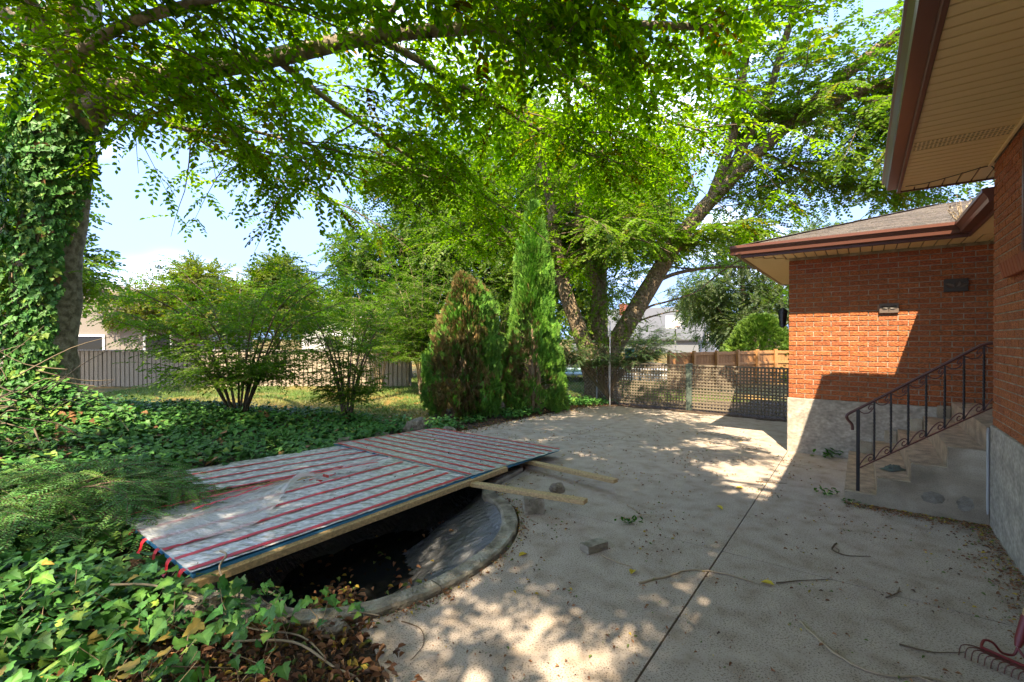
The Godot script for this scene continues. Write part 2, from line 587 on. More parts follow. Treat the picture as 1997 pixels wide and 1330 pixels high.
func build_ground():
	# the near ground is a fine grid with a hole for the pond; far ground joins it all round
	var mb := MB.new()
	var s := 0.2
	var x0 := -14.0
	var x1 := 12.0
	var z0 := -24.0
	var z1 := 6.0
	var nx := int(round((x1 - x0) / s))
	var nzz := int(round((z1 - z0) / s))
	var inner: PackedVector2Array = Geometry2D.offset_polygon(pond_poly, 0.04)[0]
	var patio_in: PackedVector2Array = Geometry2D.offset_polygon(patio_poly, -0.12)[0]
	var hh := []
	for i in nx + 1:
		var row := PackedFloat32Array()
		for k in nzz + 1:
			var p := Vector2(x0 + i * s, z0 + k * s)
			var edge := i == 0 or k == 0 or i == nx or k == nzz
			row.append(-0.02 if edge else (-0.09 if Geometry2D.is_point_in_polygon(p, patio_in) else terrain(p.x, p.y)))
		hh.append(row)
	var lawn := MB.new()
	for i in nx:
		for k in nzz:
			var xa := x0 + i * s
			var za := z0 + k * s
			var mid := Vector2(xa + s / 2, za + s / 2)
			if Geometry2D.is_point_in_polygon(mid, inner): continue
			var a := Vector3(xa, hh[i][k], za)
			var b := Vector3(xa, hh[i][k + 1], za + s)
			var d := Vector3(xa + s, hh[i + 1][k + 1], za + s)
			var e := Vector3(xa + s, hh[i + 1][k], za)
			var to: MB = lawn if mid.y < -8.9 + 0.25 * sin(mid.x * 1.7) and not (mid.x > -1.8 and mid.y > -11.8) else mb
			to.quad(a, b, d, e)
	struct("garden_soil", mb.mesh(M.earth), "brown soil under the ivy and beside the patio")
	var far := 700.0
	var y := -0.02
	for r in [[-far, -far, far, z0], [-far, z1, far, far], [-far, z0, x0, z1], [x1, z0, far, z1]]:
		lawn.quad(Vector3(r[0], y, r[1]), Vector3(r[0], y, r[3]), Vector3(r[2], y, r[3]), Vector3(r[2], y, r[1]))
	struct("lawn", lawn.mesh(M.lawn), "dry patchy lawn beyond the ivy bed")
	# blades on the near lawn
	var bl := MB.new()
	for i in 9:
		var p := Vector3(rr(-0.06, 0.06), 0, rr(-0.06, 0.06))
		var t := p + Vector3(rr(-0.05, 0.05), rr(0.03, 0.075), rr(-0.05, 0.05))
		var w := Vector3(rr(-1, 1), 0, rr(-1, 1)).normalized() * 0.005
		bl.tri(p - w, p + w, t)
	var xf := []
	var cl := []
	for i in 40000:
		var x := rr(-12.0, 6.0)
		var z := rr(-21.0, -8.8)
		if z > -8.9 + 0.25 * sin(x * 1.7) or (x > -1.6 and z > -11.6): continue
		if x > 1.5 and z > -11.8: continue
		var dry := ss(-0.25, 0.30, noise.get_noise_2d(x * 14.0 + 90.0, z * 14.0))
		if x > 0.5: dry *= 0.35
		if rng.randf() < dry * 0.5: continue
		xf.append(Transform3D(Basis(Vector3.UP, rr(0, TAU)) * rr(0.7, 1.4), Vector3(x, terrain(x, z) - 0.005, z)))
		cl.append(tone(Color(0.11, 0.19, 0.03).lerp(Color(0.34, 0.29, 0.09), clampf(dry * 0.9 + rr(-0.25, 0.1), 0, 1)), rr(0.75, 1.25)))
	var g := multi("grass", bl.mesh(M.grass), xf, cl, self)
	tag(g, "short patchy grass growing on the lawn", "grass", "", "stuff")

func build_patio():
	var root := Node3D.new()
	root.name = "patio"
	add_child(root)
	root.set_meta("kind", "structure")
	root.set_meta("label", "grey concrete patio with straight joints beside the house")
	var cut: PackedVector2Array = Geometry2D.offset_polygon(coping_poly, 0.012)[0]
	# joints in house axes (a across, b away)
	var xs := [-9.0, -4.62, -1.71, 0.9, 4.5, 9.5]
	var bs := [-12.0, -5.2, -1.86, 1.3, 4.6, 9.0]
	for i in xs.size() - 1:
		for k in bs.size() - 1:
			var g := 0.005
			var cell := PackedVector2Array()
			for q in [[xs[i] + g, bs[k] + g], [xs[i + 1] - g, bs[k] + g], [xs[i + 1] - g, bs[k + 1] - g], [xs[i] + g, bs[k + 1] - g]]:
				var w := house(q[0], 0, q[1])
				cell.append(Vector2(w.x, w.z))
			for piece in Geometry2D.intersect_polygons(cell, patio_poly):
				var outs := Geometry2D.clip_polygons(piece, cut)
				for o in outs:
					if Geometry2D.is_polygon_clockwise(o) and outs.size() > 1: continue
					slab(o, root)

func slab(poly: PackedVector2Array, root: Node3D):
	var mb := MB.new()
	var y := 0.0 + rr(-0.003, 0.003)
	var tri := Geometry2D.triangulate_polygon(poly)
	if tri.is_empty(): return
	for i in range(0, tri.size(), 3):
		var p := []
		for k in 3: p.append(Vector3(poly[tri[i + k]].x, y, poly[tri[i + k]].y))
		if (p[1] - p[0]).cross(p[2] - p[0]).y > 0: mb.tri(p[0], p[1], p[2])
		else: mb.tri(p[0], p[2], p[1])
	var n := poly.size()
	var cw := 0.0
	for i in n: cw += poly[i].x * poly[(i + 1) % n].y - poly[(i + 1) % n].x * poly[i].y
	for i in n:
		var a := Vector3(poly[i].x, y, poly[i].y)
		var b := Vector3(poly[(i + 1) % n].x, y, poly[(i + 1) % n].y)
		var dn := Vector3(0, -0.085, 0)
		if cw > 0: mb.quad(a, b, b + dn, a + dn)
		else: mb.quad(b, a, a + dn, b + dn)
	part("slab", mb.mesh(M.concrete), root)

# ------------------------------------------------------------------ the brick house
var brick_meshes := []
func make_bricks():
	var tones := [[0.500, 0.155, 0.047], [0.480, 0.144, 0.044], [0.530, 0.168, 0.053], [0.460, 0.137, 0.045], [0.490, 0.159, 0.055], [0.430, 0.126, 0.043], [0.510, 0.159, 0.046], [0.450, 0.142, 0.050]]
	for t in tones:
		for len_k in [1.0, 0.5]:
			var mb := MB.new()
			mb.col = Color(t[0], t[1], t[2])
			brick_into(mb, Vector3.ZERO, 0.2 * len_k - 0.0105, Vector2(rr(0, 5), rr(0, 5)))
			brick_meshes.append(mb.mesh(M.brick))

# a brick whose face looks along local z, with eased arrises
func brick_into(mb: MB, o: Vector3, l: float, uv: Vector2):
	var h := 0.0565
	var d := 0.03
	var ch := 0.004
	var x := l / 2
	var y := h / 2
	var f := [Vector3(-x + ch, -y + ch, d), Vector3(x - ch, -y + ch, d), Vector3(x - ch, y - ch, d), Vector3(-x + ch, y - ch, d)]
	var g := [Vector3(-x, -y, d - ch), Vector3(x, -y, d - ch), Vector3(x, y, d - ch), Vector3(-x, y, d - ch)]
	var b := [Vector3(-x, -y, -d), Vector3(x, -y, -d), Vector3(x, y, -d), Vector3(-x, y, -d)]
	for a in [f, g, b]:
		for i in 4: a[i] += o
	mb.quad_uv(f[0], f[1], f[2], f[3], uv, l, h)
	for i in 4:
		var k := (i + 1) % 4
		mb.quad_uv(g[i], g[k], f[k], f[i], uv + Vector2(0.3 * i, 0.2), l, ch)
		mb.quad_uv(b[i], b[k], g[k], g[i], uv + Vector2(0.3 * i, 0.5), l, d * 2)

# lays bricks on a wall: at() turns (metres along, height) into a transform; single bricks up to `most`, the rest joined
func lay(root: Node3D, frame: Transform3D, x0: float, x1: float, y0: float, courses: int, most: int, skip: Callable, single_to := 1e9):
	var rest := MB.new()
	var done := 0
	for r in courses:
		var x := x0
		var first := true
		while x < x1 - 0.02:
			var l := 0.1 if first and r % 2 == 1 else 0.2
			first = false
			if x + l > x1: l = 0.1
			var cx := x + l / 2
			var cy := y0 + 0.0667 * r + 0.0333
			x += l
			if skip.call(cx, cy): continue
			var o := Vector3(cx, cy, rr(-0.0018, 0.0018))
			var k := rng.randi_range(0, 7)
			if done < most and cx < single_to:
				done += 1
				part("brick", brick_meshes[k * 2 + (0 if l > 0.15 else 1)], root, frame * Transform3D(Basis.IDENTITY, o))
			else:
				rest.col = [Color(0.50, 0.140, 0.044), Color(0.46, 0.122, 0.040), Color(0.42, 0.110, 0.040), Color(0.52, 0.146, 0.044)][k % 4]
				var sub := MB.new()
				sub.col = rest.col
				brick_into(sub, o, l - 0.0105, Vector2(rr(0, 5), rr(0, 5)))
				for i in sub.v.size():
					rest.vert(frame * sub.v[i], frame.basis * sub.n[i], sub.t[i])
	if rest.v.size():
		part("upper_brickwork", rest.mesh(M.brick), root, Transform3D.IDENTITY, "stuff")

func box_part(called: String, m: Material, root: Node3D, lo: Vector3, hi: Vector3, ch := 0.0) -> MeshInstance3D:
	var mb := MB.new()
	if ch > 0: mb.cbox((lo + hi) / 2, hi - lo, ch)
	else: mb.box((lo + hi) / 2, hi - lo)
	return part(called, mb.mesh(m), root)

func gutter_mesh(l: float, m: Material) -> ArrayMesh:
	# K profile, open above, running along +x; outer side looks along +z
	var mb := MB.new()
	var pr := [Vector2(0, 0.125), Vector2(0, 0), Vector2(0.075, 0), Vector2(0.082, 0.035), Vector2(0.105, 0.075), Vector2(0.118, 0.085), Vector2(0.118, 0.118), Vector2(0.106, 0.122), Vector2(0.106, 0.116)]
	for i in pr.size() - 1:
		var a := Vector3(0, pr[i].y, pr[i].x)
		var b := Vector3(0, pr[i + 1].y, pr[i + 1].x)
		var e := Vector3(l, 0, 0)
		mb.quad(a, b, b + e, a + e)
	for x in [0.0, l]:
		for i in range(1, 6):
			var a := Vector3(x, pr[0].y, pr[0].x)
			mb.tri(a, Vector3(x, pr[i].y, pr[i].x), Vector3(x, pr[i + 1].y, pr[i + 1].x))
	return mb.mesh(m)

func build_wing():
	make_bricks()
	var root := thing("brick_wing", "low brick wing with hip roof, brown gutter and grey foundation behind the steps", "building", CORNER, -atan2(0.6, 0.8))
	var x0 := -1.708
	var x1 := 3.2
	var zf := -2.044
	var zb := -5.6
	var yb := 0.763
	var yt := 2.73
	# foundation and walls (the wall is a mortar body; bricks sit on it)
	box_part("foundation", M.parging, root, Vector3(x0 - 0.012, -0.3, zb), Vector3(x1, yb, zf + 0.012), 0.008)
	var wall := box_part("wall", M.mortar, root, Vector3(x0 + 0.008, yb, zb + 0.02), Vector3(x1, yt + 0.02, zf - 0.008))
	var front := Transform3D(Basis.IDENTITY, Vector3(0, 0, zf - 0.03))
	lay(wall, front, x0, 0.5, yb, 29, 300, func(_x, _y): return false)
	var side := Transform3D(Basis(Vector3.UP, -PI / 2), Vector3(x0 + 0.03, 0, 0))
	var sb := Node3D.new()
	sb.name = "side_wall"
	root.add_child(sb)
	lay(sb, side, zf - 3.0 + 0.0, zf - 0.1, yb, 29, 0, func(_x, _y): return false)
	# soffit boards under the front eave and the left eave
	var ex := x0 - 0.50
	var ez := zf + 0.50
	var k := 0
	var x := ex
	while x < 0.9:
		var sx := minf(x + 0.118, 0.9)
		var zin := zf
		if x < x0: zin = ez - (x - ex)   # mitre at the corner
		box_part("soffit_panel", M.soffit, root, Vector3(x, yt, zin - 0.02), Vector3(sx - 0.010, yt + 0.015, ez), 0.003)
		x += 0.12
		k += 1
	box_part("soffit_backing", M.fascia, root, Vector3(ex, yt + 0.017, zb - 0.4), Vector3(x1, yt + 0.03, ez))
	var z := ez - 0.1
	while z > zb:
		var zz := z - 0.110
		var xi := x0
		if z > zf: xi = minf(x0, ex + (ez - z) )
		if xi - ex > 0.03: box_part("soffit_panel", M.soffit, root, Vector3(ex, yt - 0.001, zz), Vector3(xi, yt + 0.014, z), 0.003)
		z -= 0.12
	# fascia and gutters
	box_part("fascia", M.fascia, root, Vector3(ex - 0.02, yt - 0.012, ez), Vector3(0.06, yt + 0.15, ez + 0.02), 0.004)
	box_part("fascia", M.fascia, root, Vector3(ex - 0.02, yt - 0.012, zb - 0.4), Vector3(ex, yt + 0.15, ez - 0.001), 0.004)
	part("gutter", gutter_mesh(0.06 - ex + 0.14, M.gutter), root, Transform3D(Basis.IDENTITY, Vector3(ex - 0.14, yt + 0.03, ez + 0.021)))
	part("gutter", gutter_mesh(ez - zb + 0.5, M.gutter), root, Transform3D(Basis(Vector3.UP, -PI / 2), Vector3(ex - 0.021, yt + 0.03, zb - 0.4)))
	# roof: shingle courses on the front and left slopes
	var pitch := 0.315
	var y0 := yt + 0.15
	var run := 2.25
	var roof := Node3D.new()
	roof.name = "roof"
	root.add_child(roof)
	var e0 := ez + 0.045
	var w0 := ex - 0.045
	var nc := 17
	for c in nc:
		var s0 := run * c / nc
		var s1 := run * (c + 1.25) / nc
		var mb := MB.new()
		var xa := w0 + s0
		while xa < x1:
			var xb := minf(xa + rr(0.16, 0.34), x1)
			var g := rr(0.75, 1.2)
			mb.col = Color(0.155 * g, 0.130 * g, 0.112 * g)
			var lift := rr(0.006, 0.011)
			var z0 := e0 - s0
			var z1 := e0 - s1
			var ya := y0 + pitch * s0 + lift
			var yb2 := y0 + pitch * s1 + 0.001
			var xs := maxf(xa, w0 + s0)
			var xt := maxf(xa, w0 + minf(s1, run))
			if xt > xb: xt = xb
			mb.quad(Vector3(xs, ya, z0), Vector3(xb, ya, z0), Vector3(xb, yb2, z1), Vector3(xt, yb2, z1))
			mb.quad(Vector3(xs, ya - 0.012, z0), Vector3(xb, ya - 0.012, z0), Vector3(xb, ya, z0), Vector3(xs, ya, z0))
			xa = xb
		part("shingle_course", mb.mesh(M.shingle), roof)
	var body := MB.new()
	body.col = Color(0.15, 0.13, 0.115)
	var p0 := Vector3(w0, y0 - 0.012, e0)
	var pk := Vector3(w0 + run, y0 + pitch * run - 0.012, e0 - run)
	var pe := Vector3(x1, y0 + pitch * run - 0.012, e0 - run)
	body.quad(p0, Vector3(x1, y0 - 0.012, e0), pe, pk)
	var pb := Vector3(w0, y0 - 0.012, e0 - run * 2)
	body.tri(pb, p0, pk)
	body.quad(Vector3(x1, y0 - 0.012, e0 - run * 2), pb, pk, pe)
	part("deck", body.mesh(M.shingle), roof)
	# ridge caps along the hip
	var cap := MB.new()
	for i in 14:
		var a := p0.lerp(pk, i / 14.0) + Vector3(0, 0.03, 0)
		var b := p0.lerp(pk, (i + 1.1) / 14.0) + Vector3(0, 0.026, 0)
		var w := Vector3(0.5, -0.16, 0.5).normalized() * 0.0
		cap.col = Color(0.15, 0.128, 0.11) * rr(0.8, 1.15)
		var sd := Vector3(0.07, -0.012, 0.07)
		cap.quad(a + sd, b + sd, b + w, a + w)
		cap.quad(a + w, b + w, b - Vector3(0.07, 0.012, 0.07), a - Vector3(0.07, 0.012, 0.07))
	part("hip_cap", cap.mesh(M.shingle), roof)
	# link eave running back towards the main house
	box_part("fascia", M.fascia, root, Vector3(0.061, yt - 0.012, ez + 0.021), Vector3(0.081, yt + 0.15, 0.0), 0.004)
	part("gutter", gutter_mesh(1.42, M.gutter), root, Transform3D(Basis(Vector3.UP, -PI / 2), Vector3(0.06, yt + 0.03, ez + 0.13)))
	var lk := MB.new()
	lk.col = Color(0.15, 0.13, 0.115)
	lk.quad(Vector3(0.10, yt + 0.155, 0.0), Vector3(2.6, yt + 0.155 + 0.79, 0.0), Vector3(2.6, yt + 0.94, ez - 1.0), Vector3(0.10, yt + 0.155, ez))
	part("link_roof", lk.mesh(M.shingle), root)
	box_part("link_wall", M.mortar, root, Vector3(0.66, -0.2, zf + 0.02), Vector3(0.9, yt, 0.3))
	box_part("link_soffit", M.soffit, root, Vector3(0.085, yt + 0.0, ez + 0.03), Vector3(0.655, yt + 0.014, -0.01))
	# clay lantern on the corner
	var lan := thing("wall_lantern", "black carriage lantern on the far corner of the brick wing", "lantern", house(x0 - 0.03, 1.93, 2.55), -atan2(0.6, 0.8))
	var lm := MB.new()
	lm.cbox(Vector3(0, 0.0, 0), Vector3(0.03, 0.26, 0.1), 0.006)
	part("back_plate", lm.mesh(M.iron_black), lan)
	lm = MB.new()
	lm.tube([Vector3(-0.02, 0.06, 0), Vector3(-0.06, 0.10, 0), Vector3(-0.1, 0.11, 0)], [0.009, 0.009, 0.009], 6)
	part("arm", lm.mesh(M.iron_black), lan)
	lm = MB.new()
	lm.tube([Vector3(-0.1, 0.14, 0), Vector3(-0.1, 0.12, 0), Vector3(-0.1, 0.07, 0)], [0.012, 0.03, 0.085], 6)
	part("cap", lm.mesh(M.iron_black), lan)
	lm = MB.new()
	lm.tube([Vector3(-0.1, 0.068, 0), Vector3(-0.1, -0.14, 0), Vector3(-0.1, -0.17, 0)], [0.07, 0.045, 0.012], 6)
	part("glass_body", lm.mesh(M.iron_black), lan)

func build_main_house():
	var root := thing("brick_house", "tall brick house wall with wide tan soffit and brown eave along the patio", "building", CORNER, -atan2(0.6, 0.8))
	var yb := 0.865
	var yt := 3.08
	box_part("foundation", M.parging, root, Vector3(0.0, -0.3, 0.0), Vector3(7.0, yb, 11.0), 0.006)
	var wall := box_part("wall", M.mortar, root, Vector3(0.02, yb, 0.02), Vector3(7.0, yt + 0.03, 11.0))
	# bricks: left face (looks along -x), corner return
	var side := Transform3D(Basis(Vector3.UP, -PI / 2), Vector3(0.03 + 0.012, 0, 0))
	var open := func(cx, cy): return cx > 0.94 and cx < 2.05 and cy > 2.04 and cy < 2.98
	lay(wall, side, 0.012, 2.6, yb, 33, 240, open, 1.45)
	# brick sill of the window (rowlock) and the window itself
	for i in 19:
		var z := 0.66 + 0.078 * i
		var mb := MB.new()
		mb.col = [Color(0.41, 0.106, 0.036), Color(0.463, 0.122, 0.04)][i % 2]
		mb.cbox(Vector3.ZERO, Vector3(0.10, 0.115, 0.064), 0.005)
		part("sill_brick", mb.mesh(M.brick), wall, Transform3D(Basis(Vector3.BACK, 0.2), Vector3(0.0, 2.11, z)))
	var win := Node3D.new()
	win.name = "window"
	root.add_child(win)
	box_part("frame", M.fascia, win, Vector3(0.0, 2.17, 0.94), Vector3(0.05, 2.98, 0.99), 0.004)
	box_part("frame", M.fascia, win, Vector3(0.0, 2.17, 2.0), Vector3(0.05, 2.98, 2.05), 0.004)
	box_part("frame", M.fascia, win, Vector3(0.0, 2.93, 0.991), Vector3(0.05, 2.98, 1.999), 0.004)
	box_part("frame", M.fascia, win, Vector3(0.0, 2.17, 0.991), Vector3(0.05, 2.22, 1.999), 0.004)
	box_part("pane", M.glass_dark, win, Vector3(0.017, 2.221, 0.992), Vector3(0.019, 2.929, 1.998))
	# soffit boards across the eave, mitred at the corner
	var ex := -0.57
	var ez := -0.485
	var z := ez + 0.004
	var i := 0
	while z < 3.4:
		var w := 0.0885
		if (i >= 11 and i <= 13): w = 0.0885
		var xs := -0.001
		var mb := MB.new()
		if z < 0.0:
			# cut along the mitre from the tip to the wall corner
			var x_a := ex * (z / ez)
			var x_b := ex * (minf(z + w, -0.001) / ez)
			quad_slab(mb, Vector3(ex, yt, z), Vector3(x_a, yt, z), Vector3(x_b, yt, z + w), Vector3(ex, yt, z + w), 0.012)
		else:
			mb.cbox(Vector3((ex + xs) / 2, yt + 0.006, z + w / 2), Vector3(xs - ex, 0.012, w), 0.003)
		part("soffit_panel", mb.mesh(M.soffit), root)
		if i in [12, 13]:   # vented boards: rows of slots
			var vm := MB.new()
			for q in 22:
				for r in 3:
					vm.box(Vector3(ex + 0.02 + q * 0.0245, yt - 0.0005, z + 0.016 + r * 0.031), Vector3(0.013, 0.003, 0.005))
			part("vent_slots", vm.mesh(M.iron_black), root, Transform3D.IDENTITY, "stuff")
		z += 0.1016
		i += 1
	box_part("soffit_rest", M.soffit, root, Vector3(ex, yt, z), Vector3(-0.001, yt + 0.012, 11.0))
	var x := ex + 0.01
	while x < 3.0:
		var w := 0.0885
		var zi := -0.001
		if x < 0.0: zi = ez * (minf(x + w, 0.0) / ex) - 0.001
		var mb := MB.new()
		var z_a := ez * clampf(x / ex, 0, 1)
		var z_b := ez * clampf((x + w) / ex, 0, 1)
		quad_slab(mb, Vector3(x, yt - 0.002, z_a), Vector3(x, yt - 0.002, ez), Vector3(x + w, yt - 0.002, ez), Vector3(x + w, yt - 0.002, z_b), 0.012)
		part("soffit_panel", mb.mesh(M.soffit), root)
		x += 0.1016
	box_part("soffit_backing", M.fascia, root, Vector3(ex, yt + 0.018, ez), Vector3(7.0, yt + 0.03, 11.0))
	# trim where soffit meets brick, cable along the mitre
	box_part("soffit_trim", M.soffit, root, Vector3(-0.022, yt - 0.024, 0.0), Vector3(-0.002, yt - 0.003, 3.4), 0.003)
	var cb := MB.new()
	cb.tube(smooth_path([Vector3(ex + 0.03, yt - 0.01, -0.30), Vector3(ex + 0.18, yt - 0.022, -0.24), Vector3(-0.2, yt - 0.02, -0.12), Vector3(-0.02, yt - 0.012, -0.02), Vector3(0.02, yt - 0.05, -0.012)], 5), tapers(21, 0.004, 0.004), 5)
	part("cable", cb.mesh(M.iron_black), root)
	# fascia and gutter
	box_part("fascia", M.fascia, root, Vector3(ex - 0.028, yt - 0.016, ez - 0.028), Vector3(ex, yt + 0.16, 11.0), 0.004)
	box_part("fascia", M.fascia, root, Vector3(ex + 0.001, yt - 0.016, ez - 0.028), Vector3(7.0, yt + 0.16, ez), 0.004)
	part("gutter", gutter_mesh(11.4, M.gutter), root, Transform3D(Basis(Vector3.UP, -PI / 2), Vector3(ex - 0.029, yt + 0.025, ez - 0.03)))
	# roof over the main block
	var rf := MB.new()
	rf.col = Color(0.15, 0.13, 0.115)
	var y0 := yt + 0.165
	var p := 0.33
	var a := Vector3(ex - 0.06, y0, ez - 0.04)
	var r := 3.9
	rf.quad(a, Vector3(a.x, y0, 11.3), Vector3(a.x + r, y0 + p * r, 11.3), Vector3(a.x + r, y0 + p * r, a.z + r))
	rf.quad(Vector3(7.2, y0, a.z), a, Vector3(a.x + r, y0 + p * r, a.z + r), Vector3(7.2, y0 + p * r, a.z + r))
	part("roof", rf.mesh(M.shingle), root)

func quad_slab(mb: MB, a: Vector3, b: Vector3, d: Vector3, e: Vector3, h: float):
	# a board with the given underside (any winding), h thick
	var u := Vector3(0, h, 0)
	var f := (b - a).cross(d - a).y
	if f > 0:
		var s := b; b = e; e = s
	mb.quad(a, b, d, e)
	mb.quad(e + u, d + u, b + u, a + u)
	var q := [a, b, d, e]
	for i in 4:
		var k := (i + 1) % 4
		mb.quad(q[k], q[i], q[i] + u, q[k] + u)

func build_steps():
	var root := thing("concrete_steps", "weathered concrete steps rising to the right beside the brick wing", "steps", CORNER, -atan2(0.6, 0.8))
	var nose := [-1.01, -0.76, -0.515, -0.27, -0.02]
	var tops := [0.115, 0.285, 0.46, 0.645, 0.845]
	for i in 5:
		var xe: float = nose[i + 1] if i < 4 else 0.655
		var mb := MB.new()
		var lo := Vector3(nose[i], -0.15, -2.03)
		var hi := Vector3(xe + (0.02 if i < 4 else 0.0), tops[i], -0.05)
		rough_box(mb, lo, hi, 0.009, 10, 16)
		part("step", mb.mesh(M.step_concrete), root)
	# cast cheek on the open side: one stepped slab just below the treads
	var pr := PackedVector2Array([Vector2(nose[0] + 0.005, -0.15)])
	for i in 5:
		pr.append(Vector2(nose[i] + 0.006, (0.0 if i == 0 else tops[i - 1] - 0.006)))
		pr.append(Vector2(nose[i] + 0.007, tops[i] - 0.014))
		pr.append(Vector2(nose[i] + 0.014, tops[i] - 0.006))
	pr.append(Vector2(-0.002, tops[4] - 0.014))
	pr.append(Vector2(-0.002, -0.15))
	var ck := MB.new()
	var tr := Geometry2D.triangulate_polygon(pr)
	for i in range(0, tr.size(), 3):
		var p0 := Vector3(pr[tr[i]].x, pr[tr[i]].y, -0.003)
		var p1 := Vector3(pr[tr[i + 1]].x, pr[tr[i + 1]].y, -0.003)
		var p2 := Vector3(pr[tr[i + 2]].x, pr[tr[i + 2]].y, -0.003)
		if (p1 - p0).cross(p2 - p0).z > 0: ck.tri(p0, p1, p2)
		else: ck.tri(p0, p2, p1)
	for i in pr.size():
		var q0 := Vector3(pr[i].x, pr[i].y, -0.003)
		var q1 := Vector3(pr[(i + 1) % pr.size()].x, pr[(i + 1) % pr.size()].y, -0.003)
		var bk := Vector3(0, 0, -0.08)
		ck.quad(q0, q0 + bk, q1 + bk, q1)
	part("cheek", ck.mesh(M.concrete_pale), root)
	# low kerb of cement along the wing wall, stepped
	for i in 4:
		var mb := MB.new()
		rough_box(mb, Vector3(nose[i] + 0.12, tops[i] - 0.02, -2.029), Vector3(nose[i + 1] - 0.002, tops[i] + 0.15, -1.94), 0.02, 6, 4)
		part("kerb", mb.mesh(M.concrete_pale), root)
	# smear of caulk where steps meet the foundation
	var mb := MB.new()
	rough_box(mb, Vector3(-0.022, 0.10, -0.002), Vector3(-0.003, 0.84, 0.012), 0.010, 3, 14)
	part("caulk_bead", mb.mesh(M.caulk), root)
	# two cement repairs on the side
	for q in [[-0.36, 0.17, 0.085, 0.06], [-0.15, 0.16, 0.06, 0.07]]:
		var pm := MB.new()
		var c := Vector3(q[0], q[1], -0.0015)
		var ring := []
		for i in 18:
			var an := TAU * i / 18
			var r := 1.0 + 0.3 * noise.get_noise_2d(cos(an) * 60 + q[0] * 900, sin(an) * 60)
			ring.append(c + Vector3(cos(an) * q[2] * r, sin(an) * q[3] * r, -0.002))
		for i in 18: pm.tri(c + Vector3(0, 0, 0.003), ring[i], ring[(i + 1) % 18])
		part("patch", pm.mesh(M.cement_patch), root)
	build_railing()

# a box whose edges are eased and worn by noise
func rough_box(mb: MB, lo: Vector3, hi: Vector3, wear: float, nu: int, nv: int):
	var size := hi - lo
	var c := (lo + hi) / 2
	for ax in 3:
		for s in [-1.0, 1.0]:
			var u := (ax + 1) % 3
			var w := (ax + 2) % 3
			var cu := maxi(2, int(clampf(size[u] / 0.05, 2, 24)))
			var cw := maxi(2, int(clampf(size[w] / 0.05, 2, 24)))
			var grid := []
			for i in cu + 1:
				var row := []
				for k in cw + 1:
					var p := Vector3.ZERO
					p[ax] = s * size[ax] / 2
					p[u] = (float(i) / cu - 0.5) * size[u]
					p[w] = (float(k) / cw - 0.5) * size[w]
					var q := p
					# pull edges in
					var e := 0
					for d in 3:
						if absf(absf(p[d]) - size[d] / 2) < 1e-4: e += 1
					if e >= 2:
						var kk := wear * (0.35 + 0.65 * absf(noise.get_noise_3dv((c + p) * 420.0)) * 2.0)
						for d in 3:
							if absf(absf(p[d]) - size[d] / 2) < 1e-4: q[d] -= signf(p[d]) * kk * 0.6
					else:
						q[ax] += wear * 0.22 * noise.get_noise_3dv((c + p) * 300.0)
					row.append(c + q)
				grid.append(row)
			for i in cu:
				for k in cw:
					if s > 0: mb.quad(grid[i][k], grid[i + 1][k], grid[i + 1][k + 1], grid[i][k + 1])
					else: mb.quad(grid[i][k + 1], grid[i + 1][k + 1], grid[i + 1][k], grid[i][k])

func build_railing():
	var root := thing("stair_railing", "brown wrought iron railing with twisted bars and scrolls on the steps", "railing", CORNER, -atan2(0.6, 0.8))
	var zr := -0.07
	var xp := -0.90
	var slope := 0.735
	var top := func(x: float) -> float: return 0.905 + (x - xp) * slope
	var bot := func(x: float) -> float: return 0.33 + (x - xp) * slope
	# hand rail with a curled end
	var mb := MB.new()
	var pts := [Vector3(xp - 0.045, 0.70, zr), Vector3(xp - 0.05, 0.755, zr), Vector3(xp - 0.085, 0.80, zr), Vector3(xp - 0.09, 0.835, zr), Vector3(xp - 0.07, 0.862, zr), Vector3(xp, 0.912, zr)]
	pts = smooth_path(pts, 4)
	pts.append(Vector3(-0.05, top.call(-0.05) + 0.008, zr))
	pts.append(Vector3(0.0, top.call(0.0) - 0.01, zr))
	pts.append(Vector3(0.10, top.call(0.0) - 0.005, zr))
	mb.tube(pts, tapers(pts.size(), 0.013, 0.013), 8)
	part("hand_rail", mb.mesh(M.iron_brown), root)
	mb = MB.new()
	var d := Vector3(1, slope, 0).normalized()
	var l := 1.0 / d.x
	mb.cbox(Vector3(xp + 0.5, bot.call(xp + 0.5), zr), Vector3(l, 0.012, 0.026), 0.002, along(d, Vector3.UP))
	part("bottom_rail", mb.mesh(M.iron_brown), root)
	mb = MB.new()
	mb.cbox(Vector3(xp, 0.505, zr), Vector3(0.03, 0.80, 0.03), 0.004)
	part("post", mb.mesh(M.iron_black), root)
	var n := 8
	for i in n:
		var x := xp + 0.1245 * i
		if i > 0:
			mb = MB.new()
			twisted(mb, Vector3(x, bot.call(x) + 0.006, zr), Vector3(x, top.call(x) - 0.008, zr), 0.0075)
			part("baluster", mb.mesh(M.iron_black), root)
		if i < n - 1 or true:
			mb = MB.new()
			scroll(mb, Vector3(x, top.call(x), zr), Vector3(x + 0.1245, top.call(x + 0.1245), zr), -1.0)
			part("scroll", mb.mesh(M.iron_brown), root)
			mb = MB.new()
			scroll(mb, Vector3(x, bot.call(x), zr), Vector3(x + 0.1245, bot.call(x + 0.1245), zr), 1.0)
			part("scroll", mb.mesh(M.iron_brown), root)

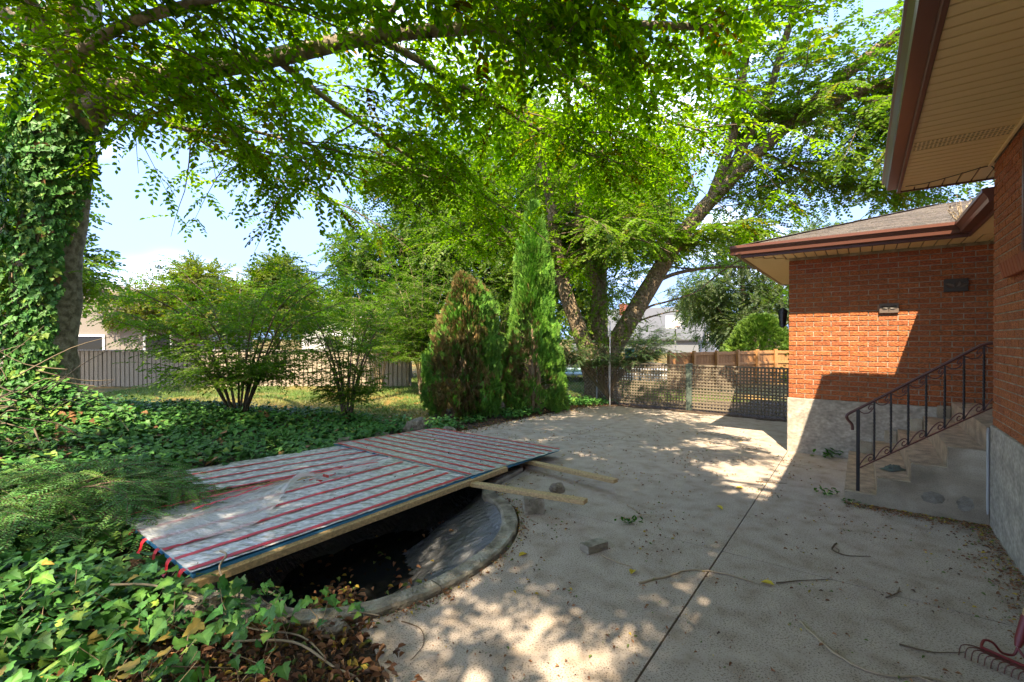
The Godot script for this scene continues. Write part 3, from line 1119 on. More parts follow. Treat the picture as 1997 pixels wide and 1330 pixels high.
func twisted(mb: MB, a: Vector3, b: Vector3, r: float):
	var n := 46
	var rings := []
	var plain := 0.16
	for i in n + 1:
		var k := float(i) / n
		var tw := clampf((k - plain) / (1 - 2 * plain), 0, 1) * TAU * 3.0
		var ring := []
		for q in 4:
			var an := tw + TAU * (q + 0.5) / 4
			ring.append(a.lerp(b, k) + Vector3(cos(an), 0, sin(an)) * r * 1.38)
		rings.append(ring)
	for i in n:
		for q in 4:
			var w := (q + 1) % 4
			mb.quad(rings[i][w], rings[i][q], rings[i + 1][q], rings[i + 1][w])

func scroll(mb: MB, a: Vector3, b: Vector3, side: float):
	# a C scroll between two balusters, hugging the rail and curling in at one end
	var u := (b - a)
	var v := Vector3(0, side, 0)
	var pts := []
	for q in [[0.04, 0.012], [0.16, 0.035], [0.34, 0.062], [0.55, 0.080], [0.76, 0.082], [0.92, 0.062], [0.97, 0.040], [0.90, 0.022], [0.76, 0.016], [0.66, 0.028], [0.66, 0.048], [0.76, 0.056], [0.82, 0.044]]:
		pts.append(a + u * q[0] + v * q[1])
	pts = smooth_path(pts, 3)
	mb.tube(pts, tapers(pts.size(), 0.0055, 0.0055), 5)

# ------------------------------------------------------------------ pond
func build_pond():
	var root := thing("garden_pond", "sunken garden pond with black liner and curved concrete edging", "pond", Vector3.ZERO)
	var n := pond_poly.size()
	# edging, cast in pieces
	var ring: PackedVector2Array = []
	var nrm := []
	for i in n:
		var t := (pond_poly[(i + 1) % n] - pond_poly[(i - 1 + n) % n]).normalized()
		var o := Vector2(t.y, -t.x)
		if Geometry2D.is_point_in_polygon(pond_poly[i] + o * 0.05, pond_poly): o = -o
		nrm.append(o)
	var breaks := [0, 11, 23, 32, 41, 49, 60, 75, 90, n]
	for s in breaks.size() - 1:
		var mb := MB.new()
		for i in range(breaks[s], breaks[s + 1]):
			var prof := func(k: int, gap: float) -> Array:
				var p := pond_poly[k % n]
				var o: Vector2 = nrm[k % n]
				var w := 0.125 + 0.014 * noise.get_noise_2d(p.x * 300, p.y * 300)
				var h := 0.035 + 0.008 * noise.get_noise_2d(p.x * 260 + 50, p.y * 260)
				var q := func(d: float, y: float) -> Vector3: return Vector3(p.x + o.x * d, y, p.y + o.y * d)
				return [q.call(-0.012, -0.14), q.call(-0.008, h - 0.014), q.call(0.008, h), q.call(w - 0.012, h), q.call(w, h - 0.014), q.call(w, -0.10)]
			var a: Array = prof.call(i, 0)
			var b: Array = prof.call(i + 1, 0)
			if i == breaks[s + 1] - 1:
				for k in 6: b[k] = a[k].lerp(b[k], 0.9)
			for k in 5:
				mb.quad(a[k], b[k], b[k + 1], a[k + 1])
			if i == breaks[s]: mb.quad(a[0], a[1], a[4], a[5])
			if i == breaks[s + 1] - 1: mb.quad(b[5], b[4], b[1], b[0])
		# faces may look inwards depending on the outline's turn; both sides are drawn
		part("edging", mb.mesh(M.coping), root)
	# liner: a draped bowl with folds running down to the middle
	var c := Vector2(-1.62, -3.95)
	var lm := MB.new()
	var m := n
	var rings := 26
	var pts := []
	for r in rings + 1:
		var k := float(r) / rings
		var row := []
		for i in m:
			var e := pond_poly[i]
			var p := c.lerp(e, k)
			var y := -0.03 - 0.74 * pow(1.0 - k, 0.92) - 0.03 * (1 - k)
			var fold := 0.034 * noise.get_noise_2d(i * 26.0, k * 40.0) + 0.024 * noise.get_noise_2d(i * 62.0, k * 36.0 + 500.0)
			fold += 0.05 * noise.get_noise_2d(p.x * 60.0, p.y * 60.0)
			y += fold * (1.0 - pow(k, 6.0)) * 1.6
			row.append(Vector3(p.x, y, p.y))
		pts.append(row)
	smooth_grid(lm, pts, true)
	part("liner", lm.mesh(M.liner), root)
	# dark water in the deepest part
	var wm := MB.new()
	for i in m:
		var a := c.lerp(pond_poly[i], 0.50)
		var b := c.lerp(pond_poly[(i + 1) % m], 0.50)
		wm.tri(Vector3(c.x, -0.46, c.y), Vector3(b.x, -0.46, b.y), Vector3(a.x, -0.46, a.y))
	part("water", wm.mesh(M.pond_water), root)
	# folded flap of liner by the edge
	var fl := MB.new()
	var f0 := Vector3(-0.20, 0.012, -4.62)
	for i in 8:
		var a := f0 + Vector3(0.020 * i, -0.004 * i, 0.075 * i)
		var b := f0 + Vector3(0.020 * (i + 1), -0.004 * (i + 1), 0.075 * (i + 1))
		var w := Vector3(-0.10, -0.055, 0.0)
		fl.quad(a, b, b + w, a + w)
	part("liner_flap", fl.mesh(M.liner), root)
	# leaves lying on liner and water
	var xf := []
	var cl := []
	for i in 420:
		var k := rr(0.1, 1.0)
		var q := rng.randi_range(0, m - 1)
		var p := c.lerp(pond_poly[q], k)
		if rng.randf() < 0.75:
			p = Vector2(-0.98, -2.98) + Vector2(rng.randfn(0, 0.10) - 0.15, rng.randfn(0, 0.14))
			if not Geometry2D.is_point_in_polygon(p, pond_poly): continue
			k = 0.82
		if p.x > -0.55 and rng.randf() < 0.85: continue
		var y := maxf(-0.03 - 0.74 * pow(1.0 - k, 0.92), -0.455) + rr(0.015, 0.05)
		if k > 0.5: y += 0.02
		xf.append(Transform3D(Basis.from_euler(Vector3(rr(-0.5, 0.5), rr(0, TAU), rr(-0.5, 0.5))) * rr(0.5, 1.2), Vector3(p.x, y, p.y)))
		cl.append(litter_col())
	var lf := multi("fallen_leaves", litter_mesh(), xf, cl, self)
	tag(lf, "fallen brown and yellow leaves lying in the pond", "leaves", "", "stuff")

func smooth_grid(mb: MB, pts: Array, wrap: bool):
	var nr := pts.size()
	var nc: int = pts[0].size()
	var nn := []
	for r in nr:
		var row := []
		for i in nc:
			var a: Vector3 = pts[mini(r + 1, nr - 1)][i] - pts[maxi(r - 1, 0)][i]
			var b: Vector3 = (pts[r][(i + 1) % nc] - pts[r][(i - 1 + nc) % nc]) if wrap else (pts[r][mini(i + 1, nc - 1)] - pts[r][maxi(i - 1, 0)])
			var q := a.cross(b).normalized()
			if q.y < 0: q = -q
			row.append(q)
		nn.append(row)
	for r in nr - 1:
		for i in (nc if wrap else nc - 1):
			var k := (i + 1) % nc
			var p := [pts[r][i], pts[r][k], pts[r + 1][k], pts[r + 1][i]]
			var q := [nn[r][i], nn[r][k], nn[r + 1][k], nn[r + 1][i]]
			for t in [[0, 1, 2], [0, 2, 3]]:
				var f: Vector3 = (p[t[1]] - p[t[0]]).cross(p[t[2]] - p[t[0]])
				if f.y >= 0: mb.stri(p[t[0]], p[t[1]], p[t[2]], q[t[0]], q[t[1]], q[t[2]])
				else: mb.stri(p[t[0]], p[t[2]], p[t[1]], q[t[0]], q[t[2]], q[t[1]])

var _litter: ArrayMesh
func litter_mesh() -> ArrayMesh:
	if _litter == null:
		var mb := MB.new()
		mb.leaf(Vector3(-0.025, 0, 0), Vector3.RIGHT, Vector3.UP, 0.055, 0.026, 0.6)
		_litter = mb.mesh(M.dead_leaf)
	return _litter

func litter_col() -> Color:
	var k := rng.randf()
	var c := Color(0.22, 0.10, 0.045)
	if k < 0.10: c = Color(0.50, 0.36, 0.05)
	elif k < 0.22: c = Color(0.14, 0.20, 0.04)
	elif k < 0.5: c = Color(0.33, 0.17, 0.08)
	elif k < 0.65: c = Color(0.12, 0.07, 0.04)
	return tone(c, rr(0.7, 1.3))

# ------------------------------------------------------------------ pond cover
# cover axes: local -z runs away along the front board (p), local -x runs to the back left (q)
func wavy_sheet(p0: float, p1: float, q0: float, q1: float, y0: float, y1: float, amp: float, nx: int, nz: int) -> MB:
	var mb := MB.new()
	var pts := []
	for i in nx + 1:
		var row := []
		for k in nz + 1:
			var q := lerpf(q0, q1, float(i) / nx)
			var p := lerpf(p0, p1, float(k) / nz)
			var y := lerpf(y0, y1, float(k) / nz) + amp * noise.get_noise_2d(p * 260.0 + y0 * 999.0, q * 420.0) + amp * 0.5 * noise.get_noise_2d(p * 900.0, q * 700.0)
			row.append(Vector3(-q, y, -p))
		pts.append(row)
	smooth_grid(mb, pts, false)
	return mb

func strip(mb: MB, a: Vector3, b: Vector3, w: float, h: float):
	# a band of tape that follows a slightly wavering line
	var d := (b - a)
	var s := Vector3(-d.z, 0, d.x).normalized() * w / 2
	var n := 26
	for i in n:
		var ka := float(i) / n
		var kb := float(i + 1) / n
		var pa := a + d * ka
		var pb := a + d * kb
		pa += s * 0.35 * noise.get_noise_2d(pa.x * 180 + 30, pa.z * 180)
		pb += s * 0.35 * noise.get_noise_2d(pb.x * 180 + 30, pb.z * 180)
		pa.y += h * noise.get_noise_2d(pa.x * 500, pa.z * 500)
		pb.y += h * noise.get_noise_2d(pb.x * 500, pb.z * 500)
		mb.quad(pa - s, pa + s, pb + s, pb - s)

func build_cover():
	var turn := -atan2(0.6, 0.8)
	# three wrapped insulation panels
	var p1 := thing("insulation_panel", "wrapped panel with red tape stripes on the pond edge nearest the camera", "panel", PLAT, turn, "wrapped panels covering the pond")
	var top := 0.212
	box_part("foam_board", M.blue_foam, p1, Vector3(-1.22, top - 0.048, -2.44), Vector3(0.0, top - 0.022, 0.0), 0.004)
	part("film", wavy_sheet(-0.012, 2.452, -0.006, 1.235, top, top - 0.012, 0.006, 40, 70).mesh(M.film), p1)
	for i in 5:
		var q: float = [0.045, 0.265, 0.475, 0.71, 0.98][i]
		var mb := MB.new()
		strip(mb, Vector3(-q, top + 0.0055, 0.008), Vector3(-q + 0.01, top - 0.0065, -2.4), 0.044, 0.003)
		part("tape_stripe", mb.mesh(M.tape), p1)
	for i in 5:   # tape ends folded over the near edge
		var q: float = [0.06, 0.29, 0.51, 0.76, 1.02][i]
		var mb := MB.new()
		var a := Vector3(-q, top + 0.006, 0.02)
		var s := Vector3(0.024, 0, 0)
		var prev := a
		for k in 5:
			var nx := prev + Vector3(rr(-0.006, 0.006), [-0.004, -0.02, -0.03, -0.022, -0.014][k], [0.014, 0.012, 0.004, 0.008, 0.012][k])
			mb.quad(prev - s, nx - s, nx + s, prev + s)
			prev = nx
		part("tape_end", mb.mesh(M.tape), p1)
	var p2 := thing("insulation_panel", "wrapped panel at the back left with bare chipboard along its front", "panel", PLAT + HB * Vector3(-1.42, 0, -0.336), turn - 0.19, "wrapped panels covering the pond")
	top = 0.188
	box_part("foam_board", M.blue_foam, p2, Vector3(-1.25, top - 0.034, -2.3), Vector3(0.0, top - 0.016, 0.0), 0.004)
	box_part("chipboard", M.osb, p2, Vector3(-1.22, top - 0.0155, -2.28), Vector3(-0.02, top - 0.0035, -0.02), 0.002)
	part("film", wavy_sheet(-0.02, 2.31, 0.235, 1.27, top + 0.003, top + 0.003, 0.008, 36, 64).mesh(M.film), p2)
	for i in 4:
		var q: float = [0.25, 0.47, 0.72, 1.0][i]
		var mb := MB.new()
		strip(mb, Vector3(-q, top + 0.0095, 0.01), Vector3(-q, top + 0.0095, -2.26), 0.036, 0.003)
		part("tape_stripe", mb.mesh(M.tape), p2)
	for z in [-0.75, -1.32]:
		box_part("board_joint", M.iron_black, p2, Vector3(-0.24, top - 0.0030, z - 0.003), Vector3(-0.03, top - 0.0022, z))
	var p3 := thing("insulation_panel", "wrapped panel at the far right with stripes running crosswise", "panel", PLAT + HB * Vector3(0, 0, -2.46), turn, "wrapped panels covering the pond")
	var f3 := MB.new()
	quad_slab(f3, Vector3(0.03, 0.168, 0), Vector3(-2.42, 0.168, 0), Vector3(-2.42, 0.092, -1.84), Vector3(-0.06, 0.092, -1.84), 0.026)
	part("foam_board", f3.mesh(M.blue_foam), p3)
	part("film", wavy_sheet(-0.01, 1.85, -0.01, 2.44, 0.206, 0.128, 0.005, 70, 50).mesh(M.film), p3)
	for i in 10:
		var p := 0.03 + 0.195 * i
		var y := lerpf(0.206, 0.128, p / 1.85) + 0.0055
		var mb := MB.new()
		strip(mb, Vector3(-0.02, y, -p), Vector3(-2.41 + rr(0, 0.05), y, -p - rr(-0.02, 0.02)), 0.034, 0.002)
		part("tape_stripe", mb.mesh(M.tape), p3)
	var tj := MB.new()
	strip(tj, Vector3(-2.40, 0.2085, -0.0), Vector3(-2.40, 0.133, -1.8), 0.022, 0.002)
	part("tape_stripe", tj.mesh(M.tape), p3)
	# timber
	lumber("front_board", "long pale wooden board along the front of the pond cover", Vector3(0.012, 0.145, 0.10), Vector3(0.012, 0.155, -3.02), 0.085, 0.05)
	lumber("timber_plank", "pale wooden plank resting on a small concrete block", Vector3(-0.30, 0.118, -2.42), Vector3(1.28, 0.192, -2.52), 0.088, 0.04, "planks sticking out from the cover")
	lumber("timber_plank", "pale wooden plank sticking out beneath the striped far panel", Vector3(-0.15, 0.088, -3.62), Vector3(1.15, 0.125, -3.42), 0.085, 0.04, "planks sticking out from the cover")
	lumber("timber_batten", "wooden batten under the back left corner of the cover", Vector3(-1.36, 0.15, 0.02), Vector3(-1.33, 0.15, -1.2), 0.07, 0.04)
	# loose clear sheet thrown back over the front panel
	var sh := thing("plastic_sheet", "crumpled clear plastic sheet with a torn point on the striped panels", "plastic sheet", PLAT, turn)
	var pts := []
	var nu := 40
	var nv := 16
	for i in nv + 1:
		var row := []
		var kv := float(i) / nv
		for k in nu + 1:
			var ku := float(k) / nu
			var p := lerpf(-0.02, 2.35, ku)
			var back := 1.34 - 0.20 * ku
			var front := back - (0.70 * (1.0 - ss(0.20, 0.58, ku)) + 0.16 + 0.05 * sin(ku * 9.0)) * (1.0 - 0.75 * ss(0.85, 1.0, ku))
			var q := lerpf(front, back, kv)
			var y := 0.222 + 0.016 * absf(noise.get_noise_2d(p * 120.0, q * 300.0 + 77.0)) + 0.030 * absf(noise.get_noise_2d(p * 420.0 + q * 300.0, q * 500.0))
			y += 0.085 * exp(-pow((ku - 0.56) / 0.06, 2.0)) * exp(-pow((kv - 0.25) / 0.3, 2.0))
			y += 0.03 * ss(0.8, 1.0, kv) * (0.4 + 0.6 * sin(ku * 13.0) * sin(ku * 13.0))
			if kv > 0.9 and q > 1.24: y -= 0.03 * ss(0.9, 1.0, kv)
			row.append(Vector3(-q, y, -p))
		pts.append(row)
	var mb := MB.new()
	smooth_grid(mb, pts, false)
	part("sheet", mb.mesh(M.loose_film), sh)
	for r in [[0.35, 1.02, 1.05, 1.16], [0.0, 1.28, 0.9, 1.20], [1.05, 1.24, 2.1, 1.02]]:
		mb = MB.new()
		strip(mb, Vector3(-r[1], 0.262, -r[0]), Vector3(-r[3], 0.262, -r[2]), 0.035, 0.012)
		part("tape_stripe", mb.mesh(M.tape), sh)
	mb = MB.new()
	var kn := Vector3(-0.86, 0.27, -1.36)
	for i in 7:
		var a := kn + Vector3(rr(-0.05, 0.05), rr(-0.02, 0.04), rr(-0.12, 0.12))
		mb.quad(a, a + Vector3(rr(0.01, 0.05), rr(-0.02, 0.03), 0.03), a + Vector3(rr(0.02, 0.05), rr(0, 0.04), 0.08), a + Vector3(rr(-0.02, 0.02), 0.01, 0.07))
	part("tape_knot", mb.mesh(M.tape), sh)

func lumber(called: String, label: String, a: Vector3, b: Vector3, w: float, h: float, group := ""):
	var t := thing(called, label, "plank", PLAT + HB * a, -atan2(0.6, 0.8), group)
	var d := b - a
	var mb := MB.new()
	mb.cbox(d / 2, Vector3(d.length(), h, w), 0.004, along(d, Vector3.UP))
	part("timber", mb.mesh(M.lumber), t)
	# knots and end grain
	for i in 4:
		var km := MB.new()
		var bs := along(d, Vector3.UP)
		var c := d * rr(0.1, 0.9) + bs.y * (h / 2 + 0.0006) + bs.z * w * rr(-0.3, 0.3)
		for k in 8:
			var a0 := TAU * k / 8
			var a1 := TAU * (k + 1) / 8
			km.tri(c, c + bs.x * cos(a1) * 0.012 + bs.z * sin(a1) * 0.008, c + bs.x * cos(a0) * 0.012 + bs.z * sin(a0) * 0.008)
		part("knot", km.mesh(M.handle_wood), t)

# ------------------------------------------------------------------ fences
func build_fences():
	# board fence at the back of the lawn
	var f := thing("board_fence", "weathered grey board fence along the back of the lawn", "fence", Vector3(-15.6, 0, -15.4))
	var x := 0.0
	var i := 0
	var variants := []
	for k in 6:
		var mb := MB.new()
		var g := 0.54 * rr(0.8, 1.15)
		mb.col = Color(g, g * 0.82, g * 0.58)
		mb.cbox(Vector3(0, 0.60, 0), Vector3(0.114, 1.16, 0.02), 0.003)
		variants.append(mb.mesh(M.grey_board))
	while x < 12.2:
		var z := 0.045 if i % 2 == 0 else 0.0
		part("board", variants[rng.randi_range(0, 5)], f, Transform3D(Basis(Vector3.BACK, rr(-0.006, 0.006)), Vector3(x, rr(-0.01, 0.012), z)))
		x += 0.0735
		i += 1
	for k in 6:
		var mb := MB.new()
		mb.col = Color(0.30, 0.26, 0.20)
		mb.cbox(Vector3(k * 2.44, 0.6, -0.1), Vector3(0.09, 1.24, 0.09), 0.005)
		part("post", mb.mesh(M.grey_board), f)
	for y in [0.28, 0.95]:
		var mb := MB.new()
		mb.col = Color(0.28, 0.24, 0.18)
		mb.cbox(Vector3(6.1, y, -0.03), Vector3(12.3, 0.085, 0.034), 0.004)
		part("rail", mb.mesh(M.grey_board), f)
	for k in 3:
		var mb := MB.new()
		mb.col = Color(0.40, 0.36, 0.29)
		mb.cbox(Vector3(2.04 + k * 4.08, 1.205, 0.018), Vector3(4.06, 0.035, 0.14), 0.004)
		part("cap_board", mb.mesh(M.grey_board), f)
	# lattice fence at the end of the patio
	var lat := thing("lattice_fence", "low square lattice fence with a green centre post at the end of the patio", "fence", house(-5.86, 0, 5.05), -atan2(0.6, 0.8))
	var l := 4.1
	var hgt := 0.98
	var vm := MB.new()
	vm.box(Vector3(0, hgt / 2 + 0.03, 0), Vector3(0.030, hgt, 0.009))
	var vs := vm.mesh(M.lattice)
	var xx := 0.05
	var rest := MB.new()
	while xx < l:
		if absf(xx - 1.92) > 0.06:
			part("slat", vs, lat, Transform3D(Basis(Vector3.BACK, rr(-0.004, 0.004)), Vector3(xx, 0, 0.0)))
		xx += 0.066
	for seg in [[0.03, 1.86], [1.98, l]]:
		var hm := MB.new()
		hm.box(Vector3((seg[0] + seg[1]) / 2, 0, 0), Vector3(seg[1] - seg[0], 0.030, 0.009))
		var hs := hm.mesh(M.lattice)
		var y := 0.06
		while y < hgt:
			part("slat", hs, lat, Transform3D(Basis(Vector3.BACK, rr(-0.002, 0.002)), Vector3(0, y, 0.0095)))
			y += 0.066
		var tm := MB.new()
		tm.cbox(Vector3((seg[0] + seg[1]) / 2, hgt + 0.02, 0.004), Vector3(seg[1] - seg[0], 0.035, 0.035), 0.003)
		part("top_rail", tm.mesh(M.lattice), lat)
	var pm := MB.new()
	pm.cbox(Vector3(1.92, 0.52, 0.0), Vector3(0.12, 1.04, 0.09), 0.006)
	part("post", pm.mesh(M.green_post), lat)
	pm = MB.new()
	pm.tube([Vector3(0.0, 0, 0), Vector3(0, 1.08, 0)], [0.022, 0.022], 8)
	part("post", pm.mesh(M.steel), lat)
	# chain link run to the left of it: pipe and posts
	var cf := thing("wire_fence", "old wire fence with thin grey pipes beside the big maple", "fence", house(-9.4, 0, 5.05), -atan2(0.6, 0.8))
	for k in 3:
		pm = MB.new()
		pm.tube([Vector3(k * 1.6, 0, 0), Vector3(k * 1.6, 1.05, 0)], [0.02, 0.02], 6)
		part("post", pm.mesh(M.steel), cf)
	pm = MB.new()
	pm.tube([Vector3(0, 1.05, 0), Vector3(3.5, 1.06, 0)], [0.016, 0.016], 6)
	part("rail", pm.mesh(M.steel), cf)
	var wm := MB.new()
	var q := 0.0
	while q < 3.4:
		for s in [-1.0, 1.0]:
			var a := Vector3(q if s > 0 else q + 1.0, 0.02, 0)
			wm.box(a + Vector3(s * 0.5, 0.5, 0), Vector3(1.414, 0.0022, 0.0022), Basis(Vector3.BACK, s * PI / 4))
		q += 0.085
	part("wire_mesh", wm.mesh(M.steel), cf, Transform3D.IDENTITY, "stuff")
	# tall thin steel pole standing by the maple
	var pole := MB.new()
	pole.tube([Vector3.ZERO, Vector3(0, 2.0, 0)], [0.014, 0.014], 8)
	var po := part("steel_pole", pole.mesh(M.steel), self, Transform3D(Basis.IDENTITY, Vector3(2.32, 0, -11.05)))
	tag(po, "thin grey steel pole in front of the maple trunks", "pole")
	# new cedar fence of the neighbour
	var nf := thing("cedar_fence", "new orange cedar fence with rails and posts behind the lattice", "fence", Vector3(4.75, -0.15, -14.3))
	var path := [Vector3(0, 0, 0), Vector3(4.9, 0, -2.9), Vector3(8.6, 0, -3.3), Vector3(11.5, 0, 0.5)]
	var bms := []
	for k in 6:
		var mb := MB.new()
		var g := rr(0.8, 1.15)
		mb.col = Color(0.47 * g, 0.225 * g, 0.075 * g)
		mb.cbox(Vector3(0, 0.66, 0), Vector3(0.135, 1.30, 0.016), 0.002)
		bms.append(mb.mesh(M.cedar_board))
	for s in 3:
		var a: Vector3 = path[s]
		var b: Vector3 = path[s + 1]
		var d := b - a
		var bs := along(d, Vector3.UP)
		var n := int(d.length() / 0.14)
		for k in n:
			part("board", bms[rng.randi_range(0, 5)], nf, Transform3D(bs, a + d * ((k + 0.5) / n) + Vector3(0, rr(-0.008, 0.008), 0)))
		for y in [0.35, 0.88, 1.24]:
			var mb := MB.new()
			mb.col = Color(0.50, 0.25, 0.09)
			mb.cbox(Vector3.ZERO, Vector3(d.length() - 0.05, 0.085, 0.035), 0.004, bs)
			part("rail", mb.mesh(M.cedar_board), nf, Transform3D(Basis.IDENTITY, (a + b) / 2 + Vector3(0, y, 0) + bs.z * 0.028))
		var np := int(d.length() / 0.95)
		for k in np + 1:
			var mb := MB.new()
			mb.col = Color(0.55, 0.28, 0.10)
			mb.cbox(Vector3(0, 0.68, 0), Vector3(0.09, 1.36, 0.09), 0.004)
			part("post", mb.mesh(M.cedar_board), nf, Transform3D(bs, a + d * (float(k) / maxf(1, np)) * 0.995 + bs.z * 0.093))

# ------------------------------------------------------------------ far things
func gabled(root: Node3D, w: float, h: float, dpt: float, rise: float, wall: Material, roof_m: Material):
	var mb := MB.new()
	mb.box(Vector3(0, h / 2, 0), Vector3(w, h, dpt))
	mb.tri(Vector3(-w / 2, h, dpt / 2), Vector3(w / 2, h, dpt / 2), Vector3(0, h + rise, dpt / 2))
	mb.tri(Vector3(w / 2, h, -dpt / 2), Vector3(-w / 2, h, -dpt / 2), Vector3(0, h + rise, -dpt / 2))
	part("wall", mb.mesh(wall), root)
	mb = MB.new()
	for s in [-1.0, 1.0]:
		var e: Vector3 = Vector3(s * (w / 2 + 0.35), h - 0.35 * rise / (w / 2), 0)
		var r := Vector3(0, h + rise + 0.06, 0)
		var z := Vector3(0, 0, dpt / 2 + 0.4)
		var th := Vector3(0, 0.16, 0)
		var q := [e - z, e + z, r + z, r - z]
		if s < 0: q = [e + z, e - z, r - z, r + z]
		mb.quad(q[3] + th, q[2] + th, q[1] + th, q[0] + th)
		mb.quad(q[0], q[1], q[2], q[3])
		mb.quad(e + z, r + z, r + z + th, e + z + th)
		mb.quad(r - z, e - z, e - z + th, r - z + th)
		mb.quad(e - z, e + z, e + z + th, e - z + th)
	part("roof", mb.mesh(roof_m), root)

func window_on(root: Node3D, at: Vector3, w: float, h: float, turn := 0.0):
	var n := Node3D.new()
	n.name = "window"
	root.add_child(n, true)
	n.position = at
	n.rotation.y = turn
	var mb := MB.new()
	for s in [-1.0, 1.0]:
		mb.box(Vector3(s * w / 2, 0, 0.03), Vector3(0.1, h + 0.1, 0.08))
		mb.box(Vector3(0, s * h / 2, 0.032), Vector3(w - 0.1, 0.1, 0.08))
	part("frame", mb.mesh(M.white_paint), n)
	mb = MB.new()
	mb.box(Vector3(0, 0, 0.012), Vector3(w - 0.1, h - 0.1, 0.02))
	part("pane", mb.mesh(M.glass_dark), n)

func build_far():
	var h := thing("white_house", "far white gabled house beyond the cedar fence", "house", Vector3(25.0, -1.0, -66.0), -0.55)
	gabled(h, 8.5, 2.9, 13.0, 4.1, M.siding, M.roof_grey)
	window_on(h, Vector3(0.4, 4.2, 6.5), 1.0, 1.5)
	window_on(h, Vector3(-2.4, 1.5, 6.5), 1.2, 1.5)
	window_on(h, Vector3(2.4, 1.5, 6.5), 1.2, 1.5)
	h = thing("grey_roofed_house", "far low house with a long grey roof beside the white gable", "house", Vector3(15.5, -1.0, -56.0), 0.95)
	gabled(h, 7.5, 2.7, 15.0, 3.3, M.slate_wall, M.roof_grey)
	window_on(h, Vector3(0.0, 2.9, 7.5), 1.1, 1.1)
	window_on(h, Vector3(3.75, 1.5, 2.0), 1.4, 1.2, PI / 2)
	var pmm := MB.new()
	pmm.col = Color(0.3, 0.1, 0.06)
	pmm.cbox(Vector3(-0.5, 6.0, -2.0), Vector3(0.8, 1.6, 0.8), 0.03)
	part("chimney", pmm.mesh(M.brick), h)
	h = thing("tan_house", "tan and white house half hidden behind the shrub and board fence", "house", Vector3(-24.5, -0.3, -31.0), 0.25)
	gabled(h, 10.0, 2.6, 12.0, 2.3, M.tan_siding, M.tan_wall)
	for x in [-3.2, 0.2, 3.4]: window_on(h, Vector3(x, 1.5, 6.0), 1.3, 1.1)
	window_on(h, Vector3(5.0, 1.5, 2.0), 1.3, 1.1, PI / 2)
	h = thing("pale_bungalow", "pale bungalow glimpsed behind the mid garden shrubs", "house", Vector3(-8.5, -0.3, -37.0), -0.1)
	gabled(h, 12.0, 2.6, 9.0, 2.2, M.siding, M.roof_grey)
	for x in [-3.6, 0.0, 3.6]: window_on(h, Vector3(x, 1.5, 4.5), 1.4, 1.2)
	# mast
	var mb := MB.new()
	mb.tube([Vector3.ZERO, Vector3(0, 11.0, 0)], [0.10, 0.05], 6)
	for k in 9:
		mb.box(Vector3(0, 1.5 + k * 1.1, 0), Vector3(0.34, 0.05, 0.05), Basis(Vector3.UP, k * 0.7))
	var mast := part("radio_mast", mb.mesh(M.steel), self, Transform3D(Basis.IDENTITY, Vector3(24.4, -1, -73.0)))
	tag(mast, "slender grey mast rising behind the far roofs", "mast")
	# basketball hoop
	h = thing("basketball_hoop", "basketball hoop with grey backboard in front of the white house", "basketball hoop", Vector3(13.3, -0.3, -38.0))
	mb = MB.new()
	mb.tube([Vector3.ZERO, Vector3(0, 2.6, 0), Vector3(-0.1, 3.1, 0.4)], [0.06, 0.06, 0.05], 6)
	part("pole", mb.mesh(M.steel), h)
	mb = MB.new()
	mb.cbox(Vector3(-0.1, 3.2, 0.45), Vector3(1.7, 1.05, 0.05), 0.01)
	part("backboard", mb.mesh(M.hoop_grey), h)
	mb = MB.new()
	for s in [-1.0, 1.0]:
		mb.box(Vector3(-0.1 + s * 0.28, 3.02, 0.48), Vector3(0.04, 0.4, 0.02))
		mb.box(Vector3(-0.1, 3.02 + s * 0.2, 0.48), Vector3(0.6, 0.04, 0.02))
	part("target", mb.mesh(M.white_paint), h)
	mb = MB.new()
	var ring := []
	for k in 17: ring.append(Vector3(-0.1 + cos(TAU * k / 16) * 0.23, 2.85, 0.74 + sin(TAU * k / 16) * 0.23))
	mb.tube(ring, tapers(17, 0.015, 0.015), 5, false)
	part("rim", mb.mesh(M.orange_cloth), h)
	# above-ground pool behind the lattice
	h = thing("round_pool", "white walled round pool with a brown domed cover behind the lattice", "pool", Vector3(5.3, -0.02, -19.5))
	mb = MB.new()
	mb.tube([Vector3(0, -0.3, 0), Vector3(0, 0.42, 0)], [2.1, 2.1], 40, false)
	part("wall", mb.mesh(M.pool_white), h)
	mb = MB.new()
	ring = []
	for k in 41: ring.append(Vector3(cos(TAU * k / 40) * 2.12, 0.44, sin(TAU * k / 40) * 2.12))
	mb.tube(ring, tapers(41, 0.06, 0.06), 6, false)
	part("rim", mb.mesh(M.pool_white), h)
	mb = MB.new()
	mb.tube([Vector3(0, 0.43, 0), Vector3(0, 0.53, 0), Vector3(0, 0.60, 0), Vector3(0, 0.63, 0)], [2.05, 1.5, 0.8, 0.02], 30, false)
	part("cover", mb.mesh(M.pool_cover), h)
	# trampoline by the cedar
	h = thing("trampoline", "low round trampoline with a pale blue rim left of the maple trunk", "trampoline", Vector3(2.0, 0, -17.8))
	mb = MB.new()
	ring = []
	for k in 33: ring.append(Vector3(cos(TAU * k / 32) * 1.25, 0.34, sin(TAU * k / 32) * 1.25))
	mb.tube(ring, tapers(33, 0.07, 0.07), 6, false)
	part("rim", mb.mesh(M.pale_blue), h)
	mb = MB.new()
	mb.tube([Vector3(0, 0.335, 0), Vector3(0, 0.345, 0)], [1.2, 1.2], 32)
	part("mat", mb.mesh(M.net_green), h)
